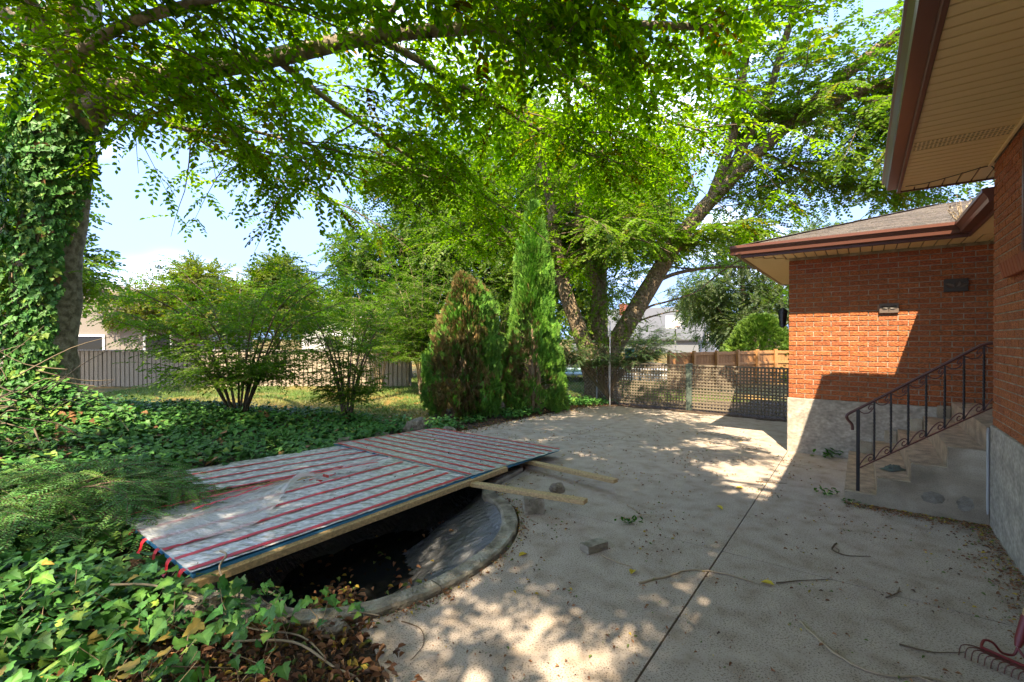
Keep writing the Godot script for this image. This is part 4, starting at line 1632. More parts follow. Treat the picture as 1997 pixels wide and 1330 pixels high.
	for k in 6:
		mb = MB.new()
		var a := TAU * k / 6
		mb.tube([Vector3(cos(a) * 1.25, 0, sin(a) * 1.25), Vector3(cos(a) * 1.25, 1.1, sin(a) * 1.25)], [0.025, 0.025], 6)
		part("leg", mb.mesh(M.steel), h)
	# garden chair near the pool
	h = thing("garden_chair", "dark green garden chair standing beside the round pool", "chair", Vector3(5.9, 0, -23.0))
	mb = MB.new()
	mb.cbox(Vector3(0, 0.44, 0), Vector3(0.55, 0.05, 0.5), 0.01)
	part("seat", mb.mesh(M.chair_green), h)
	mb = MB.new()
	mb.cbox(Vector3(0, 0.78, -0.24), Vector3(0.55, 0.62, 0.05), 0.01)
	part("backrest", mb.mesh(M.chair_green), h)
	for s in [[-1, -1], [1, -1], [-1, 1], [1, 1]]:
		mb = MB.new()
		mb.cbox(Vector3(s[0] * 0.25, 0.21, s[1] * 0.22), Vector3(0.05, 0.42, 0.05), 0.005)
		part("leg", mb.mesh(M.chair_green), h)

# ------------------------------------------------------------------ foliage
# a flat spray along +x: a twig with alternate leaves
func spray(leaf_m: Material, n: int, l: float, leaf_l: float, leaf_w: float, droop: float, tilt := 0.5, twig_r := 0.0022) -> ArrayMesh:
	var lm := MB.new()
	var tm := MB.new()
	var pts := []
	for i in 5:
		var k := i / 4.0
		pts.append(Vector3(l * k, -droop * k * k + rr(-0.01, 0.01), rr(-0.015, 0.015)))
	tm.tube(pts, tapers(5, twig_r, twig_r * 0.5), 3, false)
	for i in n:
		var k := (i + 0.6) / n
		var p := Vector3(l * k, -droop * k * k, 0)
		var side := 1.0 if i % 2 == 0 else -1.0
		var d := Vector3(rr(0.35, 0.8), rr(-0.35, 0.1), side * rr(0.6, 1.0))
		if i == n - 1: d = Vector3(1, -0.2, rr(-0.3, 0.3))
		var up := Vector3(rr(-tilt, tilt), 1, rr(-tilt, tilt))
		var s := rr(0.75, 1.15)
		var g := rr(0.8, 1.2)
		lm.col = Color(g, g * rr(0.94, 1.06), g * rr(0.8, 1.1))
		lm.leaf(p, d.normalized(), up.normalized(), leaf_l * s, leaf_w * s, 0.16)
	var am := ArrayMesh.new()
	lm.add_to(am, leaf_m)
	tm.add_to(am, M.twig)
	return am

# boughs that leave a limb, droop, and carry sprays; returns nothing, fills xf / cl / wood
func boughs(limb: Array, step: float, l0: float, l1: float, droop: float, gap: float, scale: float, ok: Callable, colour: Callable, xf: Array, cl: Array, wood: MB, thick := 0.011, from := 0.12):
	var n := limb.size()
	var acc := 0.0
	var total := 0.0
	for i in n - 1: total += limb[i].distance_to(limb[i + 1])
	var run := 0.0
	for i in n - 1:
		var a: Vector3 = limb[i]
		var b: Vector3 = limb[i + 1]
		var d := a.distance_to(b)
		run += d
		acc += d
		if run / total < from: continue
		while acc > step:
			acc -= step
			var o := a.lerp(b, rng.randf())
			var f := (b - a).normalized()
			var az := rr(0, TAU)
			var out := Vector3(cos(az), rr(-0.15, 0.35), sin(az))
			out = (out + f * 0.55).normalized()
			var l := rr(l0, l1) * (1.15 - 0.4 * run / total)
			bough(o, out, l, droop, gap, scale, ok, colour, xf, cl, wood, thick)
	# the limb's tip
	var tip: Vector3 = (limb[n - 1] - limb[n - 2]).normalized()
	bough(limb[n - 1], tip, l1, droop, gap, scale, ok, colour, xf, cl, wood, thick)

func bough(o: Vector3, dir: Vector3, l: float, droop: float, gap: float, scale: float, ok: Callable, colour: Callable, xf: Array, cl: Array, wood: MB, thick: float):
	var pts := [o]
	var p := o
	var d := dir
	var m := 7
	for k in m:
		p += d * l / m
		d.y -= droop / m
		d += Vector3(rr(-0.12, 0.12), rr(-0.08, 0.08), rr(-0.12, 0.12))
		d = d.normalized()
		pts.append(p)
	var last := 0
	var got := 0
	var acc := 0.0
	for k in m:
		var a: Vector3 = pts[k]
		var b: Vector3 = pts[k + 1]
		var f := (b - a).normalized()
		acc += a.distance_to(b)
		while acc > gap:
			acc -= gap
			var q := a.lerp(b, rng.randf())
			if not ok.call(q): continue
			last = k + 1
			got += 1
			for s in [-1.0, 1.0]:
				if rng.randf() < 0.12: continue
				var side: Vector3 = f.cross(Vector3.UP).normalized() * s
				var sd: Vector3 = (f * rr(0.3, 0.9) + side * rr(0.5, 1.0) + Vector3(0, rr(-0.5, 0.15), 0)).normalized()
				xf.append(Transform3D(along(sd, Vector3(rr(-0.35, 0.35), 1, rr(-0.35, 0.35)), scale * rr(0.8, 1.2)), q))
				cl.append(colour.call(q))
			if k == m - 1:
				xf.append(Transform3D(along(f, Vector3(rr(-0.3, 0.3), 1, rr(-0.3, 0.3)), scale), b))
				cl.append(colour.call(b))
	if got > 2:
		var part_pts := pts.slice(0, last + 2)
		wood.tube(part_pts, tapers(part_pts.size(), thick * clampf(l / 1.8, 0.6, 1.4), thick * 0.3), 4, false)

func ground_shadow(p: Vector3) -> Vector2:
	return Vector2(p.x - SUN.x / SUN.y * p.y, p.z - SUN.z / SUN.y * p.y)

func tree_limb(root: Node3D, called: String, pts: Array, r0: float, r1: float, m: Material, sides := 10, flare := 0.0) -> Array:
	var path := smooth_path(pts, 7)
	var mb := MB.new()
	mb.tube(path, tapers(path.size(), r0, r1, flare), sides, true, 0.10, noise)
	part(called, mb.mesh(m), root)
	return path

func split(xf: Array, cl: Array, meshes: Array, called: String, root: Node3D):
	# shares the copies out between variants of a spray
	for v in meshes.size():
		var a := []
		var b := []
		for i in range(v, xf.size(), meshes.size()):
			a.append(xf[i]); b.append(cl[i])
		if a.size(): multi(called, meshes[v], a, b, root)

func build_trees():
	build_beech()
	build_maple()
	build_cedars()
	build_shrubs()
	build_back_trees()

func beech_ok(p: Vector3) -> bool:
	if p.distance_to(Vector3(0, 1.6, 0)) < 2.3: return false
	var h := to_house(p)
	if h.x > -0.75 and p.y < 5.5: return false
	var low := lerpf(3.30, 2.95, ss(-4.6, -1.8, p.x))
	low = lerpf(low, 3.9, ss(1.3, 3.2, p.x))
	low += 1.0 * noise.get_noise_2d(p.x * 50.0, p.z * 50.0)
	if p.z > -3.4: low = maxf(low, 1.6 + 0.55 * -p.z)   # boughs lift over the open patio
	if p.z > -2.0: low = maxf(low, 3.4)
	if p.y < low: return false
	var s := ground_shadow(p)
	# openings that let the sun through to the wall, the lawn and parts of the patio
	if s.x > 3.5 and s.y < -5.2 and s.y > -9.4: return false
	if s.x > -8.0 and s.x < -0.4 and s.y < -10.2 and s.y > -15.0 and rng.randf() < lerpf(0.35, 0.95, ss(-10.2, -11.6, s.y)): return false
	for g in [[2.55, -5.3, 0.42], [2.75, -6.0, 0.40], [2.2, -6.9, 0.30], [3.0, -7.2, 0.5], [0.15, -2.35, 0.24], [0.55, -2.45, 0.2], [0.38, -2.75, 0.17], [0.75, -2.62, 0.15], [0.1, -2.85, 0.12], [0.5, -2.1, 0.2], [-0.35, -2.4, 0.16], [-0.1, -2.1, 0.15],
			[0.05, -3.3, 0.10], [0.62, -3.7, 0.10], [0.95, -2.9, 0.10], [-2.0, -2.2, 0.28], [-2.6, -2.9, 0.3], [-3.4, -3.3, 0.3], [-1.5, -2.0, 0.2], [-2.9, -6.2, 0.3], [-4.6, -6.6, 0.35], [-2.4, -3.6, 0.16], [-1.9, -4.6, 0.16], [-0.9, -5.2, 0.12], [1.2, -5.0, 0.14], [0.9, -6.6, 0.2]]:
		if Vector2(s.x - g[0], s.y - g[1]).length() < g[2]: return false
	# thin places in the crown
	for g in [[-0.6, -10.9, 0.8, 0.7], [0.9, -12.0, 0.8, 0.7], [-4.3, -9.6, 1.3, 0.55], [-1.9, -2.4, 1.0, 0.22], [-3.6, -4.1, 0.9, 0.5], [-5.6, -6.8, 1.0, 0.5]]:
		if Vector2(s.x - g[0], s.y - g[1]).length() < g[2] and rng.randf() < g[3]: return false
	return true

func build_beech():
	var base := Vector3(-6.15, 0.25, -6.25)
	var root := thing("beech_tree", "big smooth grey beech wrapped in ivy, its boughs hanging over the patio", "tree", base)
	var T := func(a: Array) -> Array:
		var o := []
		for q in a: o.append(Vector3(q[0], q[1], q[2]) - base)
		return o
	var trunk_pts: Array = T.call([[-6.30, -0.1, -6.25], [-6.29, 0.6, -6.25], [-6.26, 1.6, -6.25], [-6.14, 2.8, -6.22], [-5.96, 3.9, -6.18], [-5.74, 4.9, -6.12], [-5.55, 6.4, -6.0], [-5.45, 8.4, -5.8], [-5.3, 10.5, -5.5]])
	var mb := MB.new()
	var tp := smooth_path(trunk_pts, 8)
	var rad := []
	for p in tp:
		var y: float = p.y + base.y
		rad.append(lerpf(0.34, 0.10, ss(2.5, 10.5, y)) + 0.16 * exp(-maxf(y - 0.1, 0) * 2.2))
	mb.tube(tp, rad, 22, true, 0.14, noise)
	part("trunk", mb.mesh(M.beech_bark), root)
	var limbs := [
		[[[-5.66, 4.3, -6.15], [-5.35, 4.62, -6.05], [-4.9, 4.80, -5.95], [-4.1, 4.92, -5.85], [-2.9, 5.02, -5.7], [-1.6, 5.12, -5.45], [-0.3, 5.05, -5.2], [1.0, 4.95, -5.0], [2.2, 4.85, -4.9]], 0.185, 0.03],
		[[[-5.62, 4.7, -6.1], [-5.2, 5.05, -5.6], [-4.7, 5.3, -5.0], [-3.6, 5.45, -4.0], [-2.0, 5.55, -2.8], [-0.2, 5.55, -1.8], [1.6, 5.45, -1.0]], 0.12, 0.025, 0.125, 0.30],
		[[[-5.6, 4.9, -6.0], [-5.3, 5.5, -4.8], [-4.8, 5.75, -3.0], [-4.0, 5.85, -1.0], [-3.0, 5.85, 1.0], [-2.0, 5.8, 3.0]], 0.12, 0.025, 0.075, 0.42],
		[[[-3.6, 5.45, -4.0], [-2.6, 5.85, -2.0], [-1.4, 6.05, 0.0], [0.0, 6.05, 2.0], [1.2, 6.0, 3.6]], 0.08, 0.02, 0.075],
		[[[-2.0, 5.55, -2.8], [-0.4, 5.75, -1.0], [1.0, 5.85, 0.8], [2.2, 5.8, 2.4]], 0.06, 0.02, 0.075],
		[[[-5.7, 4.4, -6.2], [-5.3, 4.5, -5.6], [-4.6, 4.5, -4.9], [-3.6, 4.45, -4.3], [-2.6, 4.4, -3.9], [-1.4, 4.4, -3.6], [0.0, 4.3, -3.4]], 0.08, 0.018, 0.30],
		[[[-5.9, 5.2, -6.2], [-6.6, 5.9, -5.6], [-7.6, 6.3, -4.6], [-8.4, 6.4, -3.2]], 0.10, 0.02, 0.2, 0.5],
		[[[-5.9, 5.6, -6.3], [-6.8, 6.4, -6.8], [-8.0, 7.0, -7.4], [-9.2, 7.2, -7.8]], 0.10, 0.02],
		[[[-5.5, 5.4, -6.2], [-5.2, 5.0, -6.8], [-4.7, 4.6, -7.4], [-4.0, 4.3, -7.8], [-3.2, 4.0, -8.0]], 0.05, 0.012],
		[[[-1.6, 5.12, -5.45], [-0.9, 5.0, -6.0], [0.1, 4.75, -6.7], [1.0, 4.5, -7.2], [2.0, 4.3, -7.4]], 0.05, 0.012],
		[[[-2.9, 5.02, -5.7], [-2.3, 4.7, -6.4], [-1.5, 4.3, -7.0], [-0.7, 4.0, -7.5]], 0.045, 0.012],
		[[[-0.3, 5.05, -5.2], [0.7, 4.9, -5.9], [1.8, 4.8, -6.6], [2.9, 4.8, -7.2]], 0.045, 0.012],
		[[[0.2, 5.0, -5.1], [1.2, 5.05, -4.2], [2.0, 5.1, -3.4], [2.5, 5.1, -2.6]], 0.04, 0.012],
		[[[-0.2, 5.55, -1.8], [1.0, 5.6, -2.4], [2.0, 5.5, -2.8]], 0.04, 0.012, 0.075],
		[[[1.0, 4.95, -5.0], [1.6, 5.2, -4.0], [2.0, 5.4, -3.0]], 0.03, 0.012, 0.075],
		[[[-1.6, 5.12, -5.45], [-0.4, 5.4, -4.2], [0.8, 5.6, -3.4], [1.8, 5.6, -2.4]], 0.04, 0.012, 0.075],
		[[[-1.4, 6.05, 0.0], [-0.2, 6.1, 0.6], [1.0, 6.0, 0.6], [2.0, 5.9, 0.2]], 0.04, 0.012, 0.075],
		[[[-4.0, 5.85, -1.0], [-2.6, 5.9, -0.8], [-1.0, 5.9, -0.6], [0.4, 5.8, -0.4]], 0.04, 0.012, 0.075],
		[[[-2.6, 5.85, -2.0], [-1.4, 5.8, -1.8], [0.2, 5.7, -0.2], [1.4, 5.6, 0.0]], 0.04, 0.012, 0.075],
		[[[-5.6, 4.9, -6.0], [-4.8, 4.9, -4.8], [-4.3, 4.75, -3.9], [-3.6, 4.65, -3.3]], 0.05, 0.012, 0.24],
		[[[-5.4, 4.55, -6.0], [-4.6, 4.5, -6.4], [-3.7, 4.35, -6.8], [-2.8, 4.15, -7.0]], 0.05, 0.012, 0.24],
		[[[-4.6, 4.86, -5.9], [-4.1, 4.6, -6.3], [-3.4, 4.4, -6.4], [-2.4, 4.2, -6.5]], 0.04, 0.012, 0.24],
	]
	var xf := []
	var cl := []
	var wood := MB.new()
	var col := func(p: Vector3) -> Color:
		var k := rng.randf()
		var c := Color(0.21, 0.335, 0.035).lerp(Color(0.33, 0.42, 0.045), rng.randf())
		if k < 0.03: c = Color(0.28, 0.20, 0.03)
		elif k < 0.045: c = Color(0.22, 0.10, 0.03)
		return tone(c, rr(0.55, 1.2))
	var ok := func(p: Vector3) -> bool: return beech_ok(p + base)
	for l in limbs:
		var path := tree_limb(root, "limb", T.call(l[0]), l[1], l[2], M.beech_bark, 9)
		boughs(path, l[3] if l.size() > 3 else 0.135, 1.2, 2.5, 0.85, 0.165, 1.0, ok, col, xf, cl, wood, 0.010, l[4] if l.size() > 4 else 0.16)
	print("beech sprays ", xf.size())
	part("branches", wood.mesh(M.twig), root, Transform3D.IDENTITY, "stuff")
	var ms := []
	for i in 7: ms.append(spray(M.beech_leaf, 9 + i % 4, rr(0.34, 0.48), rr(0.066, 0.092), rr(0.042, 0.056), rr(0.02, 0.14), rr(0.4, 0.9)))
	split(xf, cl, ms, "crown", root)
	# ivy on the trunk
	xf = []
	cl = []
	for i in 9500:
		var y := rr(0.1, 5.6) if rng.randf() < 0.85 else rr(0.0, 1.2)
		var an := rr(0, TAU)
		# bare strip of bark on the right hand side, seen from the patio
		var o := Vector3(cos(an), 0, sin(an))
		if o.dot(Vector3(0.69, 0, 0.73)) < -0.35: continue
		var bare := Vector3(0.73, 0, -0.69).dot(o)
		var lim := lerpf(0.22, 0.80, ss(2.2, 4.2, y)) + 0.22 * noise.get_noise_2d(y * 60.0, an * 30.0)
		if y > 0.25 and y < 4.6 and bare > lim: continue
		var left := maxf(0.0, -o.x)
		var r := 0.35 + 0.16 * exp(-maxf(y - 0.1, 0) * 2.2) + rr(0.0, 0.09) + left * 0.26 * (0.6 + 0.5 * noise.get_noise_2d(y * 40.0, 9.0)) - 0.1 * ss(3.5, 5.6, y)
		var c := trunk_at(tp, y - base.y)
		var nrm := (o + Vector3(0, 0.55, 0) + rdir() * 0.45).normalized()
		var d := (Vector3(0, -1, 0) + rdir() * 0.7).normalized()
		xf.append(Transform3D(along(d, nrm, rr(0.7, 1.25)), c + o * r))
		cl.append(ivy_col(0.12))
	for i in 900:   # ivy climbing into the fork
		var c := Vector3(-6.0, rr(4.6, 6.4), -6.2) - base
		xf.append(Transform3D(along((Vector3.DOWN + rdir() * 0.8).normalized(), rdir() + Vector3(0, 0.6, 0.5), rr(0.7, 1.2)), c + rdir() * rr(0.3, 0.75)))
		cl.append(ivy_col(0.1))
	multi("ivy", ivy_cluster(5, 0.056, 0.062, 0.3), xf, cl, root)
	# bare ivy stems
	var st := MB.new()
	for i in 7:
		var an := rr(1.0, 4.6)
		var pts := []
		for k in 10:
			var y := k * 0.55
			pts.append(trunk_at(tp, y - base.y) + Vector3(cos(an), 0, sin(an)) * (0.36 + 0.16 * exp(-y * 2.2)))
			an += rr(-0.18, 0.18)
		st.tube(pts, tapers(10, 0.016, 0.006), 4, false)
	part("ivy_stems", st.mesh(M.dry_stem), root, Transform3D.IDENTITY, "stuff")

func trunk_at(path: Array, y: float) -> Vector3:
	for i in path.size() - 1:
		if path[i + 1].y >= y:
			return path[i].lerp(path[i + 1], clampf((y - path[i].y) / maxf(1e-4, path[i + 1].y - path[i].y), 0, 1))
	return path[-1]

func ivy_col(yellow: float) -> Color:
	var c := Color(0.04, 0.14, 0.028).lerp(Color(0.095, 0.22, 0.04), rng.randf())
	if rng.randf() < yellow: c = Color(0.17, 0.27, 0.04)
	if rng.randf() < 0.02: c = Color(0.24, 0.12, 0.05)
	return tone(c, rr(0.75, 1.25))

# a few ivy leaves round a point; x is the way they point, y their upper side
func ivy_cluster(n: int, leaf_l: float, spread: float, tilt: float) -> ArrayMesh:
	var mb := MB.new()
	for i in n:
		var g := rr(0.75, 1.25)
		mb.col = Color(g, g, g)
		var o := Vector3(rr(-spread, spread), rr(-0.3, 0.4) * spread, rr(-spread, spread))
		var d := Vector3(1, rr(-0.35, 0.2), rr(-0.9, 0.9)).normalized()
		mb.lobed(o, d, Vector3(rr(-tilt, tilt), 1, rr(-tilt, tilt)).normalized(), leaf_l * rr(0.65, 1.15), IVY_HALF)
	return mb.mesh(M.ivy_leaf)

func build_maple():
	var base := Vector3(2.35, 0, -12.2)
	var root := thing("maple_tree", "big many stemmed maple arching over the lattice fence and roof", "tree", base)
	var T := func(a: Array) -> Array:
		var o := []
		for q in a: o.append(Vector3(q[0], q[1], q[2]) - base)
		return o
	var mb := MB.new()
	var tp := smooth_path(T.call([[2.38, -0.1, -12.2], [2.34, 0.5, -12.2], [2.30, 1.0, -12.2], [2.35, 1.45, -12.2]]), 6)
	mb.tube(tp, tapers(tp.size(), 0.44, 0.50, 0.18), 18, true, 0.3, noise)
	part("trunk", mb.mesh(M.maple_bark), root)
	var limbs := [
		[[[2.1, 1.0, -12.2], [1.75, 1.8, -12.1], [1.35, 2.9, -12.0], [1.1, 4.2, -11.9], [0.85, 5.6, -11.7], [0.3, 7.2, -11.4], [-0.4, 8.6, -11.0]], 0.24, 0.05, true],
		[[[2.3, 1.2, -12.3], [2.32, 2.4, -12.4], [2.38, 3.8, -12.5], [2.42, 5.4, -12.5], [2.5, 7.4, -12.4], [2.6, 9.6, -12.3]], 0.25, 0.06, true],
		[[[2.35, 2.4, -12.3], [2.05, 3.4, -12.2], [1.75, 4.6, -12.0], [1.6, 6.2, -11.8], [1.3, 8.0, -11.5]], 0.16, 0.04, true],
		[[[2.55, 1.2, -12.2], [3.0, 2.0, -12.1], [3.55, 3.0, -11.9], [4.1, 4.0, -11.6], [4.75, 4.9, -11.2], [5.6, 5.85, -10.6], [6.5, 6.7, -10.0], [7.6, 7.6, -9.4], [8.8, 8.3, -8.8]], 0.26, 0.09, true],
		[[[6.1, 6.3, -10.3], [7.0, 6.65, -9.7], [8.0, 6.8, -9.2], [9.0, 7.1, -8.8], [10.2, 7.5, -8.4]], 0.13, 0.05, true],
		[[[4.75, 4.9, -11.2], [5.0, 6.2, -10.6], [5.0, 7.8, -9.9], [5.2, 9.4, -9.2]], 0.13, 0.04, true],
		[[[4.9, 5.1, -11.1], [5.6, 6.8, -10.4], [5.9, 8.4, -9.8], [6.5, 10.0, -9.2]], 0.12, 0.04, true],
		[[[6.5, 6.7, -10.0], [7.2, 6.3, -9.8], [7.9, 5.8, -9.6], [8.7, 5.3, -9.4]], 0.05, 0.015, true],
		[[[5.6, 5.85, -10.6], [6.4, 5.6, -10.8], [7.4, 5.2, -10.8], [8.7, 4.8, -10.6]], 0.05, 0.015, true],
		[[[7.0, 6.65, -9.7], [7.9, 6.2, -9.4], [8.8, 5.9, -9.2]], 0.05, 0.015, true],
		[[[3.55, 3.0, -11.9], [4.3, 3.3, -12.2], [5.3, 3.5, -12.6], [6.4, 3.55, -12.8], [7.4, 3.4, -12.9]], 0.06, 0.02, true],
		[[[1.35, 2.9, -12.0], [0.5, 3.8, -12.2], [-0.6, 4.8, -12.4], [-1.8, 5.6, -12.4]], 0.10, 0.03, true],
		[[[1.0, 4.6, -11.9], [2.0, 4.2, -11.2], [2.6, 3.9, -10.6]], 0.05, 0.02, true],
		[[[3.0, 2.0, -12.1], [3.5, 2.4, -12.0], [4.0, 2.55, -11.9], [4.6, 2.75, -11.8], [5.0, 3.05, -11.8]], 0.035, 0.012, false],
		[[[2.9, 1.9, -12.1], [3.4, 2.1, -12.0], [3.9, 2.25, -11.9], [4.25, 2.3, -11.85]], 0.03, 0.012, false],
	]
	var xf := []
	var cl := []
	var wood := MB.new()
	var col := func(p: Vector3) -> Color:
		var c := Color(0.15, 0.28, 0.026).lerp(Color(0.26, 0.36, 0.04), rng.randf())
		if rng.randf() < 0.04: c = Color(0.30, 0.26, 0.04)
		return tone(c, rr(0.8, 1.2))
	var ok := func(p: Vector3) -> bool:
		var w: Vector3 = p + base
		var h := to_house(w)
		if h.x > -2.4 and h.z < -1.2 and w.y < 3.9: return false
		if h.x > -1.0 and h.z > -1.2: return false
		if w.y < 2.6: return false
		if w.x < 1.7 and w.x > -0.6 and w.z > -11.6 and w.y < 5.2: return false
		# view under the crown towards the far houses
		if w.x > 3.1 and w.x < 7.2 and w.y < 3.7: return false
		var s := ground_shadow(w)
		if s.x > 3.3 and s.y > -9.2: return false
		return true
	for l in limbs:
		var path := tree_limb(root, "limb", T.call(l[0]), l[1], l[2], M.maple_bark, 9)
		boughs(path, (0.11 if l[0][-1][1] < 7.0 else 0.17) if l[3] else 0.7, 1.0, 2.8, 0.6, 0.17, 1.15, ok, col, xf, cl, wood, 0.014, 0.30)
	# ivy-green shoots round the stems
	for i in 420:
		var y := rr(0.9, 3.6)
		var p := Vector3(2.35 + rng.randfn(0, 0.55) + (y - 1.2) * 0.1, y, -12.0 + rng.randfn(0, 0.25)) - base
		xf.append(Transform3D(along(rdir() + Vector3(0, -0.3, 0.2), Vector3.UP + rdir() * 0.4, rr(0.6, 0.9)), p))
		cl.append(col.call(p))
	print("maple sprays ", xf.size())
	part("branches", wood.mesh(M.twig), root, Transform3D.IDENTITY, "stuff")
	var ms := []
	for i in 3: ms.append(spray(M.maple_leaf, 15, 0.46, 0.062, 0.052, 0.10, 0.8))
	split(xf, cl, ms, "crown", root)

# ------------------------------------------------------------------ cedars
func frond_mesh() -> ArrayMesh:
	# a flat upright fan of scale leaves
	var mb := MB.new()
	for i in 11:
		var a := lerpf(-1.0, 1.0, i / 10.0)
		var g := rr(0.7, 1.3)
		mb.col = Color(g, g, g)
		var o := Vector3(0.02 + 0.06 * (1 - absf(a)), 0, a * 0.02)
		var d := Vector3(cos(a * 0.9), rr(-0.12, 0.12), sin(a * 0.9))
		mb.leaf(o, d.normalized(), Vector3(rr(-0.4, 0.4), 1, rr(-0.4, 0.4)).normalized(), rr(0.06, 0.10), 0.016, 0.1)
	return mb.mesh(M.needle)

func cedar(called_label: String, base: Vector3, height: float, prof: Callable, brown: Callable, n: int):
	var root := thing("cedar_tree", called_label, "cedar", base, 0.0, "clipped columnar cedars at the patio edge")
	var mb := MB.new()
	for k in 4:
		var o := Vector3(rr(-0.2, 0.2), 0, rr(-0.15, 0.15))
		mb.tube([o, o * 0.8 + Vector3(0, height * 0.5, 0), Vector3(0, height * 0.92, 0)], [0.05, 0.035, 0.01], 6)
	part("trunk", mb.mesh(M.dry_stem), root)
	# dry inner branches fill the heart
	var tw := MB.new()
	for i in 900:
		var y := rr(0.05, 0.96) * height
		var an := rr(0, TAU)
		var r: float = prof.call(y / height, an) * rr(0.75, 0.95)
		var a := Vector3(0, y - 0.12, 0)
		var b := Vector3(cos(an) * r, y + 0.05, sin(an) * r)
		tw.tube([a.lerp(b, 0.25), b], [0.006, 0.002], 3, false)
	part("inner_twigs", tw.mesh(M.dry_stem), root, Transform3D.IDENTITY, "stuff")
	var xf := []
	var cl := []
	var tufts := []
	for i in int(n / 22.0):
		tufts.append([1.0 - pow(1.0 - rng.randf(), 0.9), rr(0, TAU), rr(0.80, 1.20), rr(0.65, 1.35)])
	for i in n:
		var t: Array = tufts[i % tufts.size()]
		var up := rr(-0.12, 0.22)
		var k: float = clampf(t[0] + up / height, 0.0, 1.0)
		var an: float = t[1] + rng.randfn(0, 0.055) / maxf(0.15, prof.call(k, t[1]))
		var y := k * height
		var depth := rng.randf()
		var r: float = prof.call(k, an) * t[2] * (1.0 - 0.20 * depth * depth)
		var o := Vector3(cos(an), 0, sin(an))
		var d := (o * rr(0.25, 0.7) + Vector3(0, 1, 0) + rdir() * 0.35).normalized()
		var p := o * r + Vector3(0, y, 0)
		xf.append(Transform3D(along(d, o.cross(Vector3.UP) + rdir() * 0.6, rr(0.7, 1.2)), p))
		var br: float = brown.call(k, an, p)
		var c := Color(0.10, 0.26, 0.032).lerp(Color(0.20, 0.37, 0.04), rng.randf())
		if rng.randf() < br: c = Color(0.27, 0.165, 0.06).lerp(Color(0.17, 0.16, 0.04), rng.randf())
		cl.append(tone(c, rr(0.8, 1.2) * t[3]))
	multi("foliage", frond_mesh(), xf, cl, root)

func build_cedars():
	var nb := func(an: float, y: float, s: float) -> float: return noise.get_noise_3d(cos(an) * 45.0, y * s, sin(an) * 45.0)
	cedar("squat cedar with brown dead patches and a blunt top", Vector3(-1.02, 0.0, -9.75), 2.85,
		func(k: float, an: float) -> float:
			var r := 0.72 * pow(maxf(0.0, 1.0 - pow(k, 2.3)), 0.72) * (0.84 + 0.16 * ss(0.0, 0.18, k))
			r += 0.12 * cos(an) * ss(0.35, 0.8, k) * ss(1.0, 0.9, k)
			return maxf(0.03, r * (1.0 + 0.34 * nb.call(an, k, 140.0))),
		func(k: float, an: float, p: Vector3) -> float: return clampf(0.62 + 1.5 * noise.get_noise_3d(p.x * 55.0, p.y * 24.0, p.z * 55.0) - 0.8 * ss(0.30, 0.75, absf(p.x)) + 0.1 * ss(0.6, 0.95, k), 0.03, 0.75), 9000)
	cedar("tall slim green cedar beside the maple", Vector3(0.47, 0.0, -10.35), 4.5,
		func(k: float, an: float) -> float:
			var r := lerpf(0.58, 0.34, ss(0.05, 0.60, k)) * pow(maxf(0.0, 1.0 - pow(k, 7.0)), 0.7) * lerpf(1.0, 0.72, ss(0.6, 1.0, k))
			return maxf(0.02, r * (1.0 + 0.30 * nb.call(an, k, 190.0))),
		func(k: float, an: float, p: Vector3) -> float: return clampf(-0.10 + 1.4 * noise.get_noise_3d(p.x * 50.0 + 300.0, p.y * 20.0, p.z * 50.0) + 0.75 * ss(0.42, 0.10, k) * ss(0.2, -0.25, p.x), 0.0, 0.9), 10500)

# ------------------------------------------------------------------ shrubs
func shrub(label: String, base: Vector3, stems: int, height: float, spread: float, arch: float, leaf: ArrayMesh, dark: Color, light: Color, gap := 0.12, bl := 0.7, group := "shrubs in the ivy bed", bark := "twig", low := 0.3):
	var root := thing("leafy_shrub", label, "shrub", base, 0.0, group)
	var xf := []
	var cl := []
	var wood := MB.new()
	var col := func(p: Vector3) -> Color: return tone(dark.lerp(light, rng.randf()), rr(0.8, 1.2))
	var ok := func(p: Vector3) -> bool: return p.y > low
	for i in stems:
		var an := TAU * (i + rr(-0.3, 0.3)) / stems
		var o := Vector3(cos(an), 0, sin(an) * 0.8)
		var h := height * rr(0.65, 1.0)
		var pts := [o * 0.06, o * spread * 0.22 + Vector3(0, h * 0.35, 0), o * spread * 0.52 + Vector3(0, h * 0.72, 0), o * spread * (0.75 + arch) + Vector3(0, h * (1.0 - arch * 0.4), 0)]
		var path := smooth_path(pts, 5)
		var mb := MB.new()
		mb.tube(path, tapers(path.size(), 0.022, 0.006), 6, false)
		part("stem", mb.mesh(M[bark]), root)
		boughs(path, 0.13, bl * 0.5, bl, 0.5, gap, 1.0, ok, col, xf, cl, wood, 0.005, 0.22)
	if wood.v.size(): part("twigs", wood.mesh(M[bark]), root, Transform3D.IDENTITY, "stuff")
	multi("foliage", leaf, xf, cl, root)

